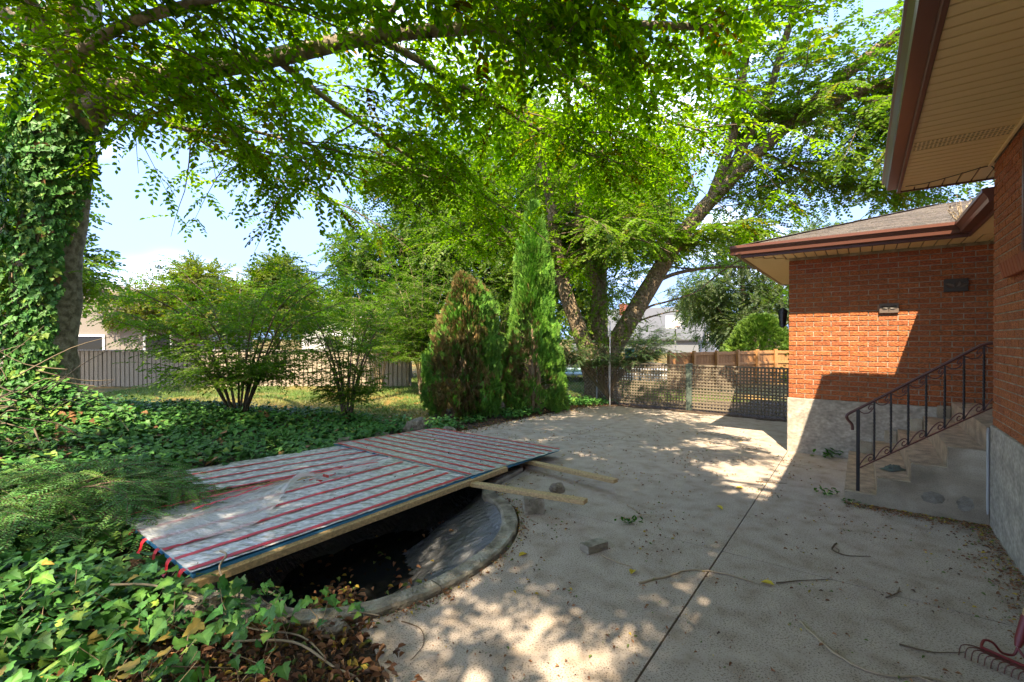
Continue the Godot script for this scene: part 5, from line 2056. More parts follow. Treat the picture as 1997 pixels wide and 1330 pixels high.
func build_shrubs():
	var small := spray(M.shrub_leaf, 11, 0.27, 0.050, 0.030, 0.05, 0.6, 0.0014)
	var mid := spray(M.shrub_leaf, 9, 0.28, 0.055, 0.032, 0.05, 0.6, 0.0016)
	shrub("broad thin branched shrub with layered leaves beside the beech", Vector3(-4.75, 0.15, -8.1), 13, 2.9, 1.75, 0.25, small, Color(0.12, 0.23, 0.025), Color(0.24, 0.36, 0.04), 0.125, 1.1, "shrubs in the ivy bed", "twig", 0.7)
	shrub("upright open shrub with bare lower stems in the ivy bed", Vector3(-2.95, 0.08, -8.35), 11, 2.05, 0.72, 0.1, small, Color(0.12, 0.23, 0.025), Color(0.24, 0.36, 0.04), 0.14, 0.65, "shrubs in the ivy bed", "twig", 0.35)
	shrub("leggy shrub with pale bare stems beyond the lawn, left of its pair", Vector3(-4.1, 0.0, -14.4), 9, 3.2, 1.0, 0.1, mid, Color(0.09, 0.19, 0.025), Color(0.20, 0.30, 0.035), 0.08, 1.1, "shrubs beyond the lawn", "dry_stem", 1.2)
	shrub("leggy shrub with pale bare stems close to the brown cedar", Vector3(-2.55, 0.0, -13.2), 9, 3.3, 0.9, 0.1, mid, Color(0.09, 0.19, 0.025), Color(0.20, 0.30, 0.035), 0.08, 1.1, "shrubs beyond the lawn", "dry_stem", 1.0)
	shrub("round green shrub at the end of the board fence", Vector3(-5.6, 0.0, -16.6), 10, 2.3, 1.0, 0.2, mid, Color(0.08, 0.16, 0.02), Color(0.17, 0.25, 0.03), 0.12, 0.9, "shrubs beyond the lawn", "dry_stem", 0.3)
	shrub("dense shrub hanging over the wire fence behind both cedars", Vector3(-0.4, 0.0, -13.6), 12, 3.4, 1.3, 0.25, mid, Color(0.09, 0.19, 0.025), Color(0.19, 0.29, 0.035), 0.11, 1.1, "shrubs beyond the lawn", "dry_stem", 0.6)
	shrub("bright yellow green shrub beside the round pool", Vector3(4.3, 0.0, -21.5), 9, 1.35, 0.8, 0.1, mid, Color(0.16, 0.25, 0.02), Color(0.26, 0.32, 0.03), 0.12, 0.6, "shrubs in the neighbouring garden", "dry_stem", 0.1)
	shrub("tall green shrub behind the round pool", Vector3(7.4, 0.0, -26.5), 12, 2.2, 1.8, 0.1, mid, Color(0.07, 0.15, 0.02), Color(0.15, 0.23, 0.03), 0.12, 0.9, "shrubs in the neighbouring garden", "dry_stem", 0.1)
	# dark spreading yew under the maple
	var yw := thing("spreading_yew", "dark green spreading yew around the foot of the maple", "shrub", Vector3(2.3, 0.0, -11.5))
	var xf := []
	var cl := []
	var wood := MB.new()
	var col := func(p: Vector3) -> Color: return tone(Color(0.025, 0.09, 0.02).lerp(Color(0.06, 0.15, 0.03), rng.randf()), rr(0.7, 1.3))
	for i in 26:
		var an := rr(-0.5, PI + 0.5)
		var o := Vector3(cos(an), 0, sin(an) * 0.4)
		var path := smooth_path([Vector3(0.1, 0.1, 0), o * 0.35 + Vector3(0, 0.6, 0), o * 0.85 + Vector3(0, rr(1.05, 1.3), 0), o * rr(1.0, 1.5) + Vector3(0, rr(1.15, 1.5), 0)], 4)
		var mb := MB.new()
		mb.tube(path, tapers(path.size(), 0.024, 0.006), 5, false)
		part("stem", mb.mesh(M.brush), yw)
		boughs(path, 0.10, 0.25, 0.5, 0.5, 0.07, 1.0, func(p: Vector3) -> bool: return p.y > 0.95, col, xf, cl, wood, 0.004, 0.55)
	multi("foliage", yew_spray(), xf, cl, yw)

func yew_spray() -> ArrayMesh:
	var lm := MB.new()
	var tm := MB.new()
	tm.tube([Vector3.ZERO, Vector3(0.12, -0.01, 0), Vector3(0.24, -0.03, 0)], [0.002, 0.0016, 0.001], 3, false)
	for i in 22:
		var k := i / 22.0
		var s := 1.0 if i % 2 == 0 else -1.0
		var g := rr(0.75, 1.3)
		lm.col = Color(g, g, g)
		lm.leaf(Vector3(0.24 * k, -0.03 * k * k, 0), Vector3(0.6, rr(-0.1, 0.25), s).normalized(), Vector3.UP, 0.034 * (1.1 - 0.5 * k), 0.0085, 0.1)
	var am := ArrayMesh.new()
	lm.add_to(am, M.needle)
	tm.add_to(am, M.twig)
	return am

# ------------------------------------------------------------------ trees farther off
func crown_tree(called: String, label: String, cat: String, base: Vector3, h: float, clumps: Array, n: int, meshes: Array, dark: Color, light: Color, group: String, trunk_r := 0.2, size := 1.0):
	var root := thing(called, label, cat, base, 0.0, group)
	var mb := MB.new()
	var tp := smooth_path([Vector3(0, -0.1, 0), Vector3(rr(-0.1, 0.1), h * 0.3, 0), Vector3(rr(-0.3, 0.3), h * 0.6, rr(-0.2, 0.2)), Vector3(rr(-0.4, 0.4), h * 0.9, 0)], 5)
	mb.tube(tp, tapers(tp.size(), trunk_r, trunk_r * 0.2, trunk_r * 0.4), 9, false, 0.15, noise)
	part("trunk", mb.mesh(M.maple_bark), root)
	var xf := []
	var cl := []
	var wood := MB.new()
	var vol := 0.0
	for c in clumps: vol += c[3] * c[3]
	for c in clumps:
		var o := Vector3(c[0], c[1], c[2])
		var k: Vector3 = tp[clampi(int(tp.size() * clampf(o.y / h - 0.25, 0.2, 0.85)), 0, tp.size() - 1)]
		wood.tube([k, k.lerp(o, 0.5) + Vector3(0, 0.2, 0), o + Vector3(0, c[3] * 0.4, 0)], [trunk_r * 0.35, trunk_r * 0.2, 0.02], 5, false)
		var m := int(n * c[3] * c[3] / vol)
		var sub := []
		for q in 14: sub.append(o + rdir() * c[3] * rr(0.45, 0.9) * Vector3(1, 0.8, 1))
		for i in m:
			var d := rdir()
			var cc: Vector3 = sub[i % 14]
			var p: Vector3 = cc + d * c[3] * 0.42 * pow(rng.randf(), 0.45)
			xf.append(Transform3D(along((d + Vector3(0, -0.25, 0) + rdir() * 0.5).normalized(), Vector3.UP + rdir() * 0.6, size * rr(0.7, 1.25)), p))
			cl.append(tone(dark.lerp(light, rng.randf()), rr(0.8, 1.2)))
	part("branches", wood.mesh(M.twig), root, Transform3D.IDENTITY, "stuff")
	split(xf, cl, meshes, "crown", root)

func build_back_trees():
	var big := []
	for i in 2: big.append(spray(M.maple_leaf, 10, 0.55, 0.13, 0.095, 0.12, 0.8, 0.004))
	var dk := Color(0.085, 0.18, 0.024)
	var lt := Color(0.19, 0.28, 0.035)
	var g := "trees beyond the lawn"
	crown_tree("leafy_tree", "full green tree rising behind the shrubs between lawn and cedars", "tree", Vector3(-4.3, 0, -19.0), 8.0, [[0, 6.2, 0, 2.3], [-0.6, 1.9, 0.6, 1.3], [1.6, 2.2, 0.4, 1.4], [-1.8, 3.0, 0.4, 1.2], [-1.6, 4.4, 0.4, 1.6], [1.8, 4.8, 0.2, 1.9], [0.3, 3.2, 0.8, 1.6], [2.6, 6.8, -0.5, 1.8], [-0.4, 8.2, 0, 1.5]], 6600, big, dk, lt, g, 0.22)
	crown_tree("leafy_tree", "tall green tree directly behind the brown cedar", "tree", Vector3(-0.3, 0, -18.5), 9.5, [[0, 7.2, 0, 2.4], [-1.2, 2.0, 0.5, 1.4], [1.4, 2.0, 0.4, 1.3], [-1.5, 5.2, 0.3, 1.9], [1.7, 5.4, 0, 1.9], [0, 3.6, 0.6, 1.8], [-2.2, 7.9, 0, 1.7], [1.9, 8.3, 0, 1.8], [0.2, 9.9, 0, 1.8]], 7000, big, dk, lt, g, 0.25)
	crown_tree("leafy_tree", "tall green tree glimpsed between the maple stems", "tree", Vector3(3.6, 0, -21.5), 10.0, [[0, 7.0, 0, 2.6], [-2.0, 5.0, 0.3, 2.1], [2.0, 6.4, 0, 2.2], [-0.6, 3.6, 0.6, 1.8], [-1.6, 9.0, 0, 2.0], [2.4, 9.2, 0, 2.1]], 6600, big, dk, lt, g, 0.25)
	crown_tree("leafy_tree", "yellow green tree behind the tan house and the broad shrub", "tree", Vector3(-18.0, 0, -26.5), 5.0, [[0, 3.8, 0, 2.2], [-2.8, 3.4, 0, 1.8], [2.6, 3.4, 0, 1.8], [0.4, 5.0, 0, 1.2]], 4160, big, Color(0.12, 0.17, 0.02), Color(0.26, 0.27, 0.03), g, 0.18)
	crown_tree("leafy_tree", "rounded yellow green tree left of the gap of sky", "tree", Vector3(-13.4, 0, -26.5), 6.0, [[0, 4.2, 0, 2.0], [-1.5, 3.2, 0, 1.5], [1.6, 3.4, 0, 1.5], [0.1, 5.2, 0, 1.2]], 3840, big, Color(0.10, 0.16, 0.02), Color(0.22, 0.26, 0.03), g, 0.18)
	crown_tree("leafy_tree", "blue green tree low in the gap of sky above the fence end", "tree", Vector3(-14.6, 0, -37.0), 5.0, [[0, 3.6, 0, 2.2], [2.6, 2.8, 0, 1.9], [-2.2, 3.0, 0, 1.7]], 1700, big, Color(0.05, 0.10, 0.045), Color(0.10, 0.165, 0.06), g, 0.18)
	crown_tree("leafy_tree", "light green tree left of the ivy covered beech trunk", "tree", Vector3(-13.2, 0, -11.5), 7.0, [[0, 5.4, 0, 2.0], [0.8, 3.6, 0, 1.6], [-1, 7, 0, 1.6]], 3840, big, dk, lt, g, 0.2)
	# right hand side, beyond the cedar fence
	g = "trees beyond the cedar fence"
	crown_tree("leafy_tree", "silvery green tree above the cedar fence", "tree", Vector3(14.2, -0.4, -29.0), 8.5, [[0, 6.0, 0, 2.6], [-2.2, 4.4, 0, 2.1], [2.3, 5.0, 0, 2.4], [0, 3.0, 0.6, 2.0], [3.8, 7.2, 0, 2.3], [-1.0, 8.0, 0, 1.8]], 5120, big, Color(0.065, 0.12, 0.05), Color(0.16, 0.215, 0.09), g, 0.24)
	crown_tree("leafy_tree", "dark green tree right of the far white house", "tree", Vector3(15.5, -0.4, -34.5), 5.0, [[-0.6, 3.6, 0, 2.1], [-1.2, 5.0, 0, 1.5], [0.8, 2.4, 0, 1.6]], 1800, big, Color(0.045, 0.105, 0.025), Color(0.10, 0.175, 0.035), g, 0.2)
	crown_tree("leafy_tree", "pale green tree far behind the wing roof", "tree", Vector3(25.0, -0.4, -36.0), 9.0, [[0, 6.5, 0, 3.0], [-3, 5.0, 0, 2.4], [2.8, 5.4, 0, 2.6], [0, 9, 0, 2.2]], 2200, big, dk, lt, g, 0.25)
	for q in [[19.6, -84.0, 4.6], [29.5, -92.0, 5.6], [35.0, -90.0, 6.4]]:
		crown_tree("leafy_tree", ["rounded green tree above the grey roofed far house", "broad green tree above the ridge of the white far house", "rounded green tree right of the white far house"][used.get("far_green", 0)], "tree", Vector3(q[0], -1, q[1]), q[2], [[0, q[2] * 0.6, 0, q[2] * 0.5], [-q[2] * 0.5, q[2] * 0.45, 0, q[2] * 0.4], [q[2] * 0.5, q[2] * 0.45, 0, q[2] * 0.4]], 900, big, Color(0.06, 0.12, 0.03), Color(0.12, 0.18, 0.04), "far trees on the skyline", 0.3, 1.7)
		used["far_green"] = used.get("far_green", 0) + 1
	# rounded clipped evergreen behind the cedar fence
	var ev := thing("evergreen_bush", "bright green dome shaped evergreen behind the cedar fence", "bush", Vector3(9.9, -0.3, -18.6))
	var mb := MB.new()
	mb.tube([Vector3.ZERO, Vector3(0, 2.4, 0)], [0.08, 0.02], 6)
	part("trunk", mb.mesh(M.dry_stem), ev)
	var tw := MB.new()
	var xf := []
	var cl := []
	for i in 5200:
		var k := rng.randf()
		var an := rr(0, TAU)
		var r := 1.35 * sqrt(maxf(0.0, 1.0 - pow(k, 1.7))) * (1.0 + 0.35 * noise.get_noise_3d(cos(an) * 50, k * 120, sin(an) * 50)) * (1.0 - 0.25 * pow(rng.randf(), 2))
		var o := Vector3(cos(an), 0, sin(an))
		xf.append(Transform3D(along(o * 0.8 + Vector3(0, 0.5, 0) + rdir() * 0.4, rdir(), rr(1.0, 1.7)), o * r + Vector3(0, 0.2 + k * 2.55, 0)))
		cl.append(tone(Color(0.07, 0.155, 0.015).lerp(Color(0.15, 0.245, 0.02), rng.randf()), rr(0.8, 1.2)))
	for i in 300:
		var an := rr(0, TAU)
		var y := rr(0.2, 2.2)
		var r := 1.0 * sqrt(1.0 - pow(y / 2.7, 1.7))
		tw.tube([Vector3(0, y - 0.1, 0), Vector3(cos(an) * r, y + 0.05, sin(an) * r)], [0.012, 0.004], 3, false)
	part("inner_twigs", tw.mesh(M.dry_stem), ev, Transform3D.IDENTITY, "stuff")
	multi("foliage", frond_mesh(), xf, cl, ev)
	# open pine on the skyline
	var pn := thing("pine_tree", "open branched pine against the sky beside the far white house", "tree", Vector3(22.5, -0.8, -58.0))
	mb = MB.new()
	mb.tube([Vector3.ZERO, Vector3(0, 4, 0), Vector3(0.1, 8.2, 0)], [0.22, 0.16, 0.04], 7)
	part("trunk", mb.mesh(M.maple_bark), pn)
	tw = MB.new()
	xf = []
	cl = []
	for i in 30:
		var y := 2.2 + i * 0.2
		var an := rr(0, TAU)
		var l := lerpf(2.3, 0.5, (y - 2.2) / 6.0) * rr(0.7, 1.15)
		var o := Vector3(cos(an), 0.12, sin(an))
		tw.tube([Vector3(0, y, 0), Vector3(0, y, 0) + o * l], [0.04, 0.012], 4, false)
		for k in 34:
			var p := Vector3(0, y, 0) + o * l * rr(0.35, 1.05) + rdir() * 0.28
			xf.append(Transform3D(along(o + Vector3(0, 0.4, 0) + rdir() * 0.7, rdir(), rr(2.4, 3.8)), p))
			cl.append(tone(Color(0.04, 0.085, 0.028).lerp(Color(0.08, 0.125, 0.035), rng.randf()), rr(0.7, 1.2)))
	part("branches", tw.mesh(M.twig), pn, Transform3D.IDENTITY, "stuff")
	multi("needles", frond_mesh(), xf, cl, pn)

# ------------------------------------------------------------------ ivy bed
func under_cover(x: float, z: float, grow := 0.0) -> bool:
	var l := HB.inverse() * (Vector3(x, 0, z) - PLAT)
	var p := -l.z
	var q := -l.x
	if p > -0.05 - grow and p < 2.5 and q > -0.08 - grow and q < 1.34: return true
	if p >= 2.4 and p < 4.32 + grow and q > -0.05 - grow and q < 2.45 + grow: return true
	var p2 := p - 0.336
	var q2 := q - 1.42
	var c := cos(0.19)
	var s := sin(0.19)
	var u := p2 * c - q2 * s
	var v := p2 * s + q2 * c
	return u > -0.03 - grow and u < 2.34 and v > -0.2 and v < 1.26 + grow

func in_bed(x: float, z: float) -> bool:
	var p := Vector2(x, z)
	if Geometry2D.is_point_in_polygon(p, patio_poly) or Geometry2D.is_point_in_polygon(p, coping_poly): return false
	if under_cover(x, z): return false
	if x > -1.9 and z < -6.5:     # strip along the patio towards the lattice
		var d := 9e9
		for i in range(2, 8):
			d = minf(d, p.distance_to(Geometry2D.get_closest_point_to_segment(p, patio_poly[i], patio_poly[i + 1])))
		return d < 0.75
	return x > -9.5 and z > -8.9 + 0.25 * sin(x * 1.7) and z < 1.0 and x < -0.45

func build_bed():
	var xf := []
	var cl := []
	var xn := []
	var cn := []
	for i in 30000:
		var z := rr(-12.2, -0.9)
		var x := rr(-9.0, 2.6)
		if not in_bed(x, z): continue
		if absf(x) > -z * 1.25 + 0.6: continue
		var d := Vector2(x, z).length()
		var thin := noise.get_noise_2d(x * 45.0, z * 45.0)
		if z > -3.0 and x > -1.9 and thin < 0.02 + 0.5 * ss(-1.7, -0.9, x): continue
		if x > -1.9 and z < -6.5 and thin < -0.05: continue
		if d > 5.0 and rng.randf() < 0.30: continue
		var h := rr(0.03, 0.16) + 0.07 * ss(-0.3, 0.4, noise.get_noise_2d(x * 30.0 + 70, z * 30.0))
		if x > -1.9 and z < -6.5: h *= 0.6
		var b := along(Vector3(rr(-1, 1), rr(-0.35, 0.05), rr(-1, 1)), Vector3(rr(-0.4, 0.4), 1, rr(-0.15, 0.6)), rr(0.75, 1.2))
		var t := Transform3D(b, Vector3(x, terrain(x, z) + h, z))
		if d < 3.6:
			xn.append(t); cn.append(ivy_col(0.07))
		else:
			xf.append(t); cl.append(ivy_col(0.05))
	# mound of ivy round the foot of the beech
	for i in 2600:
		var d := rdir()
		d.y = absf(d.y)
		var c: Vector3 = [Vector3(-5.95, 0.30, -5.9), Vector3(-6.4, 0.35, -5.3), Vector3(-5.3, 0.3, -6.0), Vector3(-6.9, 0.35, -4.7)][i % 4]
		var r: Vector3 = [Vector3(0.75, 0.75, 0.55), Vector3(0.8, 0.65, 0.6), Vector3(0.55, 0.42, 0.5), Vector3(0.9, 0.55, 0.7)][i % 4]
		xf.append(Transform3D(along((d * 0.4 + Vector3(rr(-1, 1), -0.4, rr(-0.3, 1))).normalized(), d + Vector3(0, 0.5, 0.3), rr(0.75, 1.2)), c + d * r * rr(0.85, 1.08)))
		cl.append(ivy_col(0.08))
	print("ivy ", xf.size(), " near ", xn.size())
	var g := multi("ivy_ground_cover", ivy_cluster(5, 0.080, 0.085, 0.35), xf, cl, self)
	tag(g, "dark green ivy covering the bed around the pond cover and beech", "ivy", "", "stuff")
	# the near corner: single leaves stand out
	var root := thing("ivy_patch", "large lobed ivy leaves in the near corner beside the pond", "ivy", Vector3(-1.6, 0, -2.0))
	var vs := []
	for k in 16:
		var mb := MB.new()
		var c := ivy_col(0.10)
		mb.col = Color(c.r * 1.2, c.g * 1.2, c.b * 1.1)
		if k == 7: mb.col = Color(0.30, 0.24, 0.05)
		mb.lobed(Vector3.ZERO, Vector3.RIGHT, Vector3.UP, 0.075, IVY_HALF, rr(-0.05, 0.28), rr(-0.1, 0.35), rr(-1, 1))
		vs.append(mb.mesh(M.ivy_leaf))
	var stems := MB.new()
	var n := 0
	while n < 300:
		var x := rr(-3.2, -0.66)
		var z := rr(-2.75, -1.45)
		if not in_bed(x, z) or absf(x) > -z * 1.15 + 0.15: continue
		if x > -1.5 and noise.get_noise_2d(x * 45.0, z * 45.0) < -0.12 + 0.35 * ss(-1.3, -0.8, x): continue
		n += 1
		var y := terrain(x, z) + rr(0.10, 0.27)
		var d := Vector3(rr(-1, 1), rr(-0.4, 0.0), rr(-0.6, 1))
		var o := Vector3(x, y, z) - Vector3(-1.6, 0, -2.0)
		part("leaf", vs[n % 16], root, Transform3D(along(d, Vector3(rr(-0.35, 0.45), 1, rr(-0.1, 0.7)), rr(0.6, 1.3)), o))
		if n % 2 == 0: stems.tube([o, o + Vector3(rr(-0.1, 0.1), -0.10, rr(-0.1, 0.1)), o + Vector3(rr(-0.16, 0.16), -0.24, rr(-0.16, 0.16))], [0.002, 0.0025, 0.003], 4, false)
	part("leaf_stalks", stems.mesh(M.dry_stem), root, Transform3D.IDENTITY, "stuff")
	var off := []
	for t in xn:
		off.append(Transform3D(t.basis, t.origin - Vector3(-1.6, 0, -2.0)))
	multi("undergrowth", ivy_cluster(6, 0.066, 0.085, 0.5), off, cn, root)
	# trailing ivy vine over the front board and pond edge
	var vine := thing("ivy_vine", "bare trailing ivy vine hanging over the front board into the pond", "vine", Vector3(-1.9, 0.2, -2.75))
	for q in [[[0.02, 0.03, -0.25], [0.12, 0.05, -0.15], [0.16, 0.02, -0.02], [0.30, -0.14, 0.02], [0.48, -0.20, 0.02], [0.66, -0.22, 0.04], [0.85, -0.20, 0.08], [1.0, -0.16, 0.10], [1.15, -0.16, 0.13]],
			[[0.30, -0.14, 0.02], [0.42, -0.10, -0.02], [0.55, -0.16, 0.0], [0.62, -0.26, 0.06], [0.72, -0.22, 0.12]],
			[[-0.3, 0.05, 0.2], [-0.1, 0.02, 0.15], [0.2, -0.05, 0.18], [0.5, -0.12, 0.3], [0.8, -0.14, 0.34], [1.0, -0.15, 0.5]],
			[[0.5, -0.1, 0.45], [0.8, -0.12, 0.42], [1.05, -0.15, 0.55], [1.2, -0.17, 0.62], [1.28, -0.18, 0.8]]]:
		var pts := []
		for w in q: pts.append(Vector3(w[0], w[1], w[2]))
		pts = smooth_path(pts, 5)
		var mb := MB.new()
		mb.tube(pts, tapers(pts.size(), 0.007, 0.0035), 5, true, 0.3, noise)
		part("stem", mb.mesh(M.pale_twig), vine)
	for i in 34:
		var t := rng.randf()
		var o := Vector3(lerpf(0.25, 1.1, t), lerpf(-0.08, -0.15, t) + rr(-0.02, 0.05), rr(-0.03, 0.16))
		part("leaf", vs[i % 16], vine, Transform3D(along(Vector3(rr(-1, 1), -0.3, rr(-1, 1)), Vector3(rr(-0.4, 0.4), 1, rr(0, 0.7)), rr(0.45, 0.8)), o))
	# yew sprawling over the left end of the cover
	var yw := thing("yew_shrub", "feathery green yew sprawling against the left end of the cover", "shrub", Vector3(-3.75, 0.12, -3.75))
	xf = []
	cl = []
	var wood := MB.new()
	var col := func(p: Vector3) -> Color:
		var c := Color(0.07, 0.22, 0.045).lerp(Color(0.15, 0.33, 0.06), rng.randf())
		if rng.randf() < 0.12: c = Color(0.17, 0.31, 0.04)
		return tone(c, rr(0.75, 1.25))
	for i in 40:
		var an := rr(0, TAU)
		var o := Vector3(cos(an) * 0.85, 0, sin(an) * 0.75)
		var h := rr(0.10, 0.34)
		var path := smooth_path([Vector3(rr(-0.2, 0.2), 0.0, rr(-0.2, 0.2)), o * 0.35 + Vector3(0, h * 0.8, 0), o * 0.7 + Vector3(0, h, 0), o * rr(0.85, 1.1) + Vector3(0, h * 0.8, 0)], 4)
		var mb := MB.new()
		mb.tube(path, tapers(path.size(), 0.010, 0.003), 4, false)
		part("stem", mb.mesh(M.twig), yw)
		boughs(path, 0.075, 0.22, 0.42, 0.4, 0.055, 1.0, func(p: Vector3) -> bool: return p.y > 0.05, col, xf, cl, wood, 0.003, 0.15)
	part("twigs", wood.mesh(M.twig), yw, Transform3D.IDENTITY, "stuff")
	multi("foliage", yew_spray(), xf, cl, yw)
	print("yew ", xf.size())
	# brush heap beside the beech
	var bp := thing("brush_heap", "heap of dry twigs and stems beside the beech trunk", "brush", Vector3(-5.55, 0.5, -4.9))
	var hb := MB.new()
	for i in 90:
		var a := Vector3(rng.randfn(0, 0.45), rr(-0.1, 0.75), rng.randfn(0, 0.3))
		var d := Vector3(rr(-1, 1), rr(-0.5, 0.6), rr(-0.6, 0.6)).normalized() * rr(0.3, 0.9)
		hb.tube(smooth_path([a, a + d * 0.5 + rdir() * 0.08, a + d], 3), tapers(7, rr(0.004, 0.012), 0.003), 4, false)
	part("twigs", hb.mesh(M.brush), bp, Transform3D.IDENTITY, "stuff")
	for q in [[[-0.5, -0.25, 0.5], [-0.3, 0.1, 0.5], [-0.05, 0.35, 0.35], [0.1, 0.6, 0.2]], [[0.35, -0.3, 0.55], [0.38, -0.05, 0.5], [0.33, 0.2, 0.4], [0.2, 0.4, 0.2]]]:
		var pts := []
		for w in q: pts.append(Vector3(w[0], w[1], w[2]))
		hb = MB.new()
		hb.tube(smooth_path(pts, 5), tapers(16, 0.022, 0.010), 6, true, 0.2, noise)
		part("branch", hb.mesh(M.pale_twig), bp)

# ------------------------------------------------------------------ small things
func rock_mesh(r: Vector3, sd: float, m: Material) -> ArrayMesh:
	var mb := MB.new()
	var nu := 14
	var nv := 8
	var pts := []
	for i in nv + 1:
		var row := []
		var th := PI * i / nv
		for k in nu:
			var ph := TAU * k / nu
			var d := Vector3(sin(th) * cos(ph), cos(th), sin(th) * sin(ph))
			var s := 1.0 + 0.45 * noise.get_noise_3dv(d * 38.0 + Vector3.ONE * sd * 100.0) + 0.18 * noise.get_noise_3dv(d * 110.0 + Vector3.ONE * sd * 50.0)
			d.y = clampf(d.y, -0.6, 0.75)
			row.append(d * r * s)
		pts.append(row)
	for i in nv:
		for k in nu:
			var l := (k + 1) % nu
			mb.tri(pts[i][k], pts[i][l], pts[i + 1][l])
			mb.tri(pts[i][k], pts[i + 1][l], pts[i + 1][k])
	return mb.mesh(m)

func block(label: String, at: Vector3, size: Vector3, turn: float, group := ""):
	var t := thing("concrete_block", label, "block", at, turn, group)
	var mb := MB.new()
	rough_box(mb, Vector3(-size.x / 2, 0, -size.z / 2), Vector3(size.x / 2, size.y, size.z / 2), 0.012, 4, 4)
	part("body", mb.mesh(M.coping), t)

func twig_thing(label: String, pts: Array, r: float, m: Material, forks: Array = []):
	var o := []
	for q in pts: o.append(Vector3(q[0], q[1], q[2]))
	var base: Vector3 = o[0]
	for i in o.size(): o[i] -= base
	var t := thing("fallen_twig", label, "twig", base, 0.0, "twigs fallen on the patio")
	var path := smooth_path(o, 5)
	for i in path.size(): path[i] += Vector3(rr(-1, 1), 0, rr(-1, 1)) * r * 0.6
	var mb := MB.new()
	mb.tube(path, tapers(path.size(), r, r * 0.45), 5, true, 0.3, noise)
	part("stem", mb.mesh(m), t)
	for f in forks:
		mb = MB.new()
		var a: Vector3 = path[int(path.size() * f[0])]
		var b := a + Vector3(f[1], 0.004, f[2])
		mb.tube([a, (a + b) / 2 + Vector3(0.01, 0.006, 0.008), b], [r * 0.6, r * 0.5, r * 0.3], 4)
		part("fork", mb.mesh(m), t)

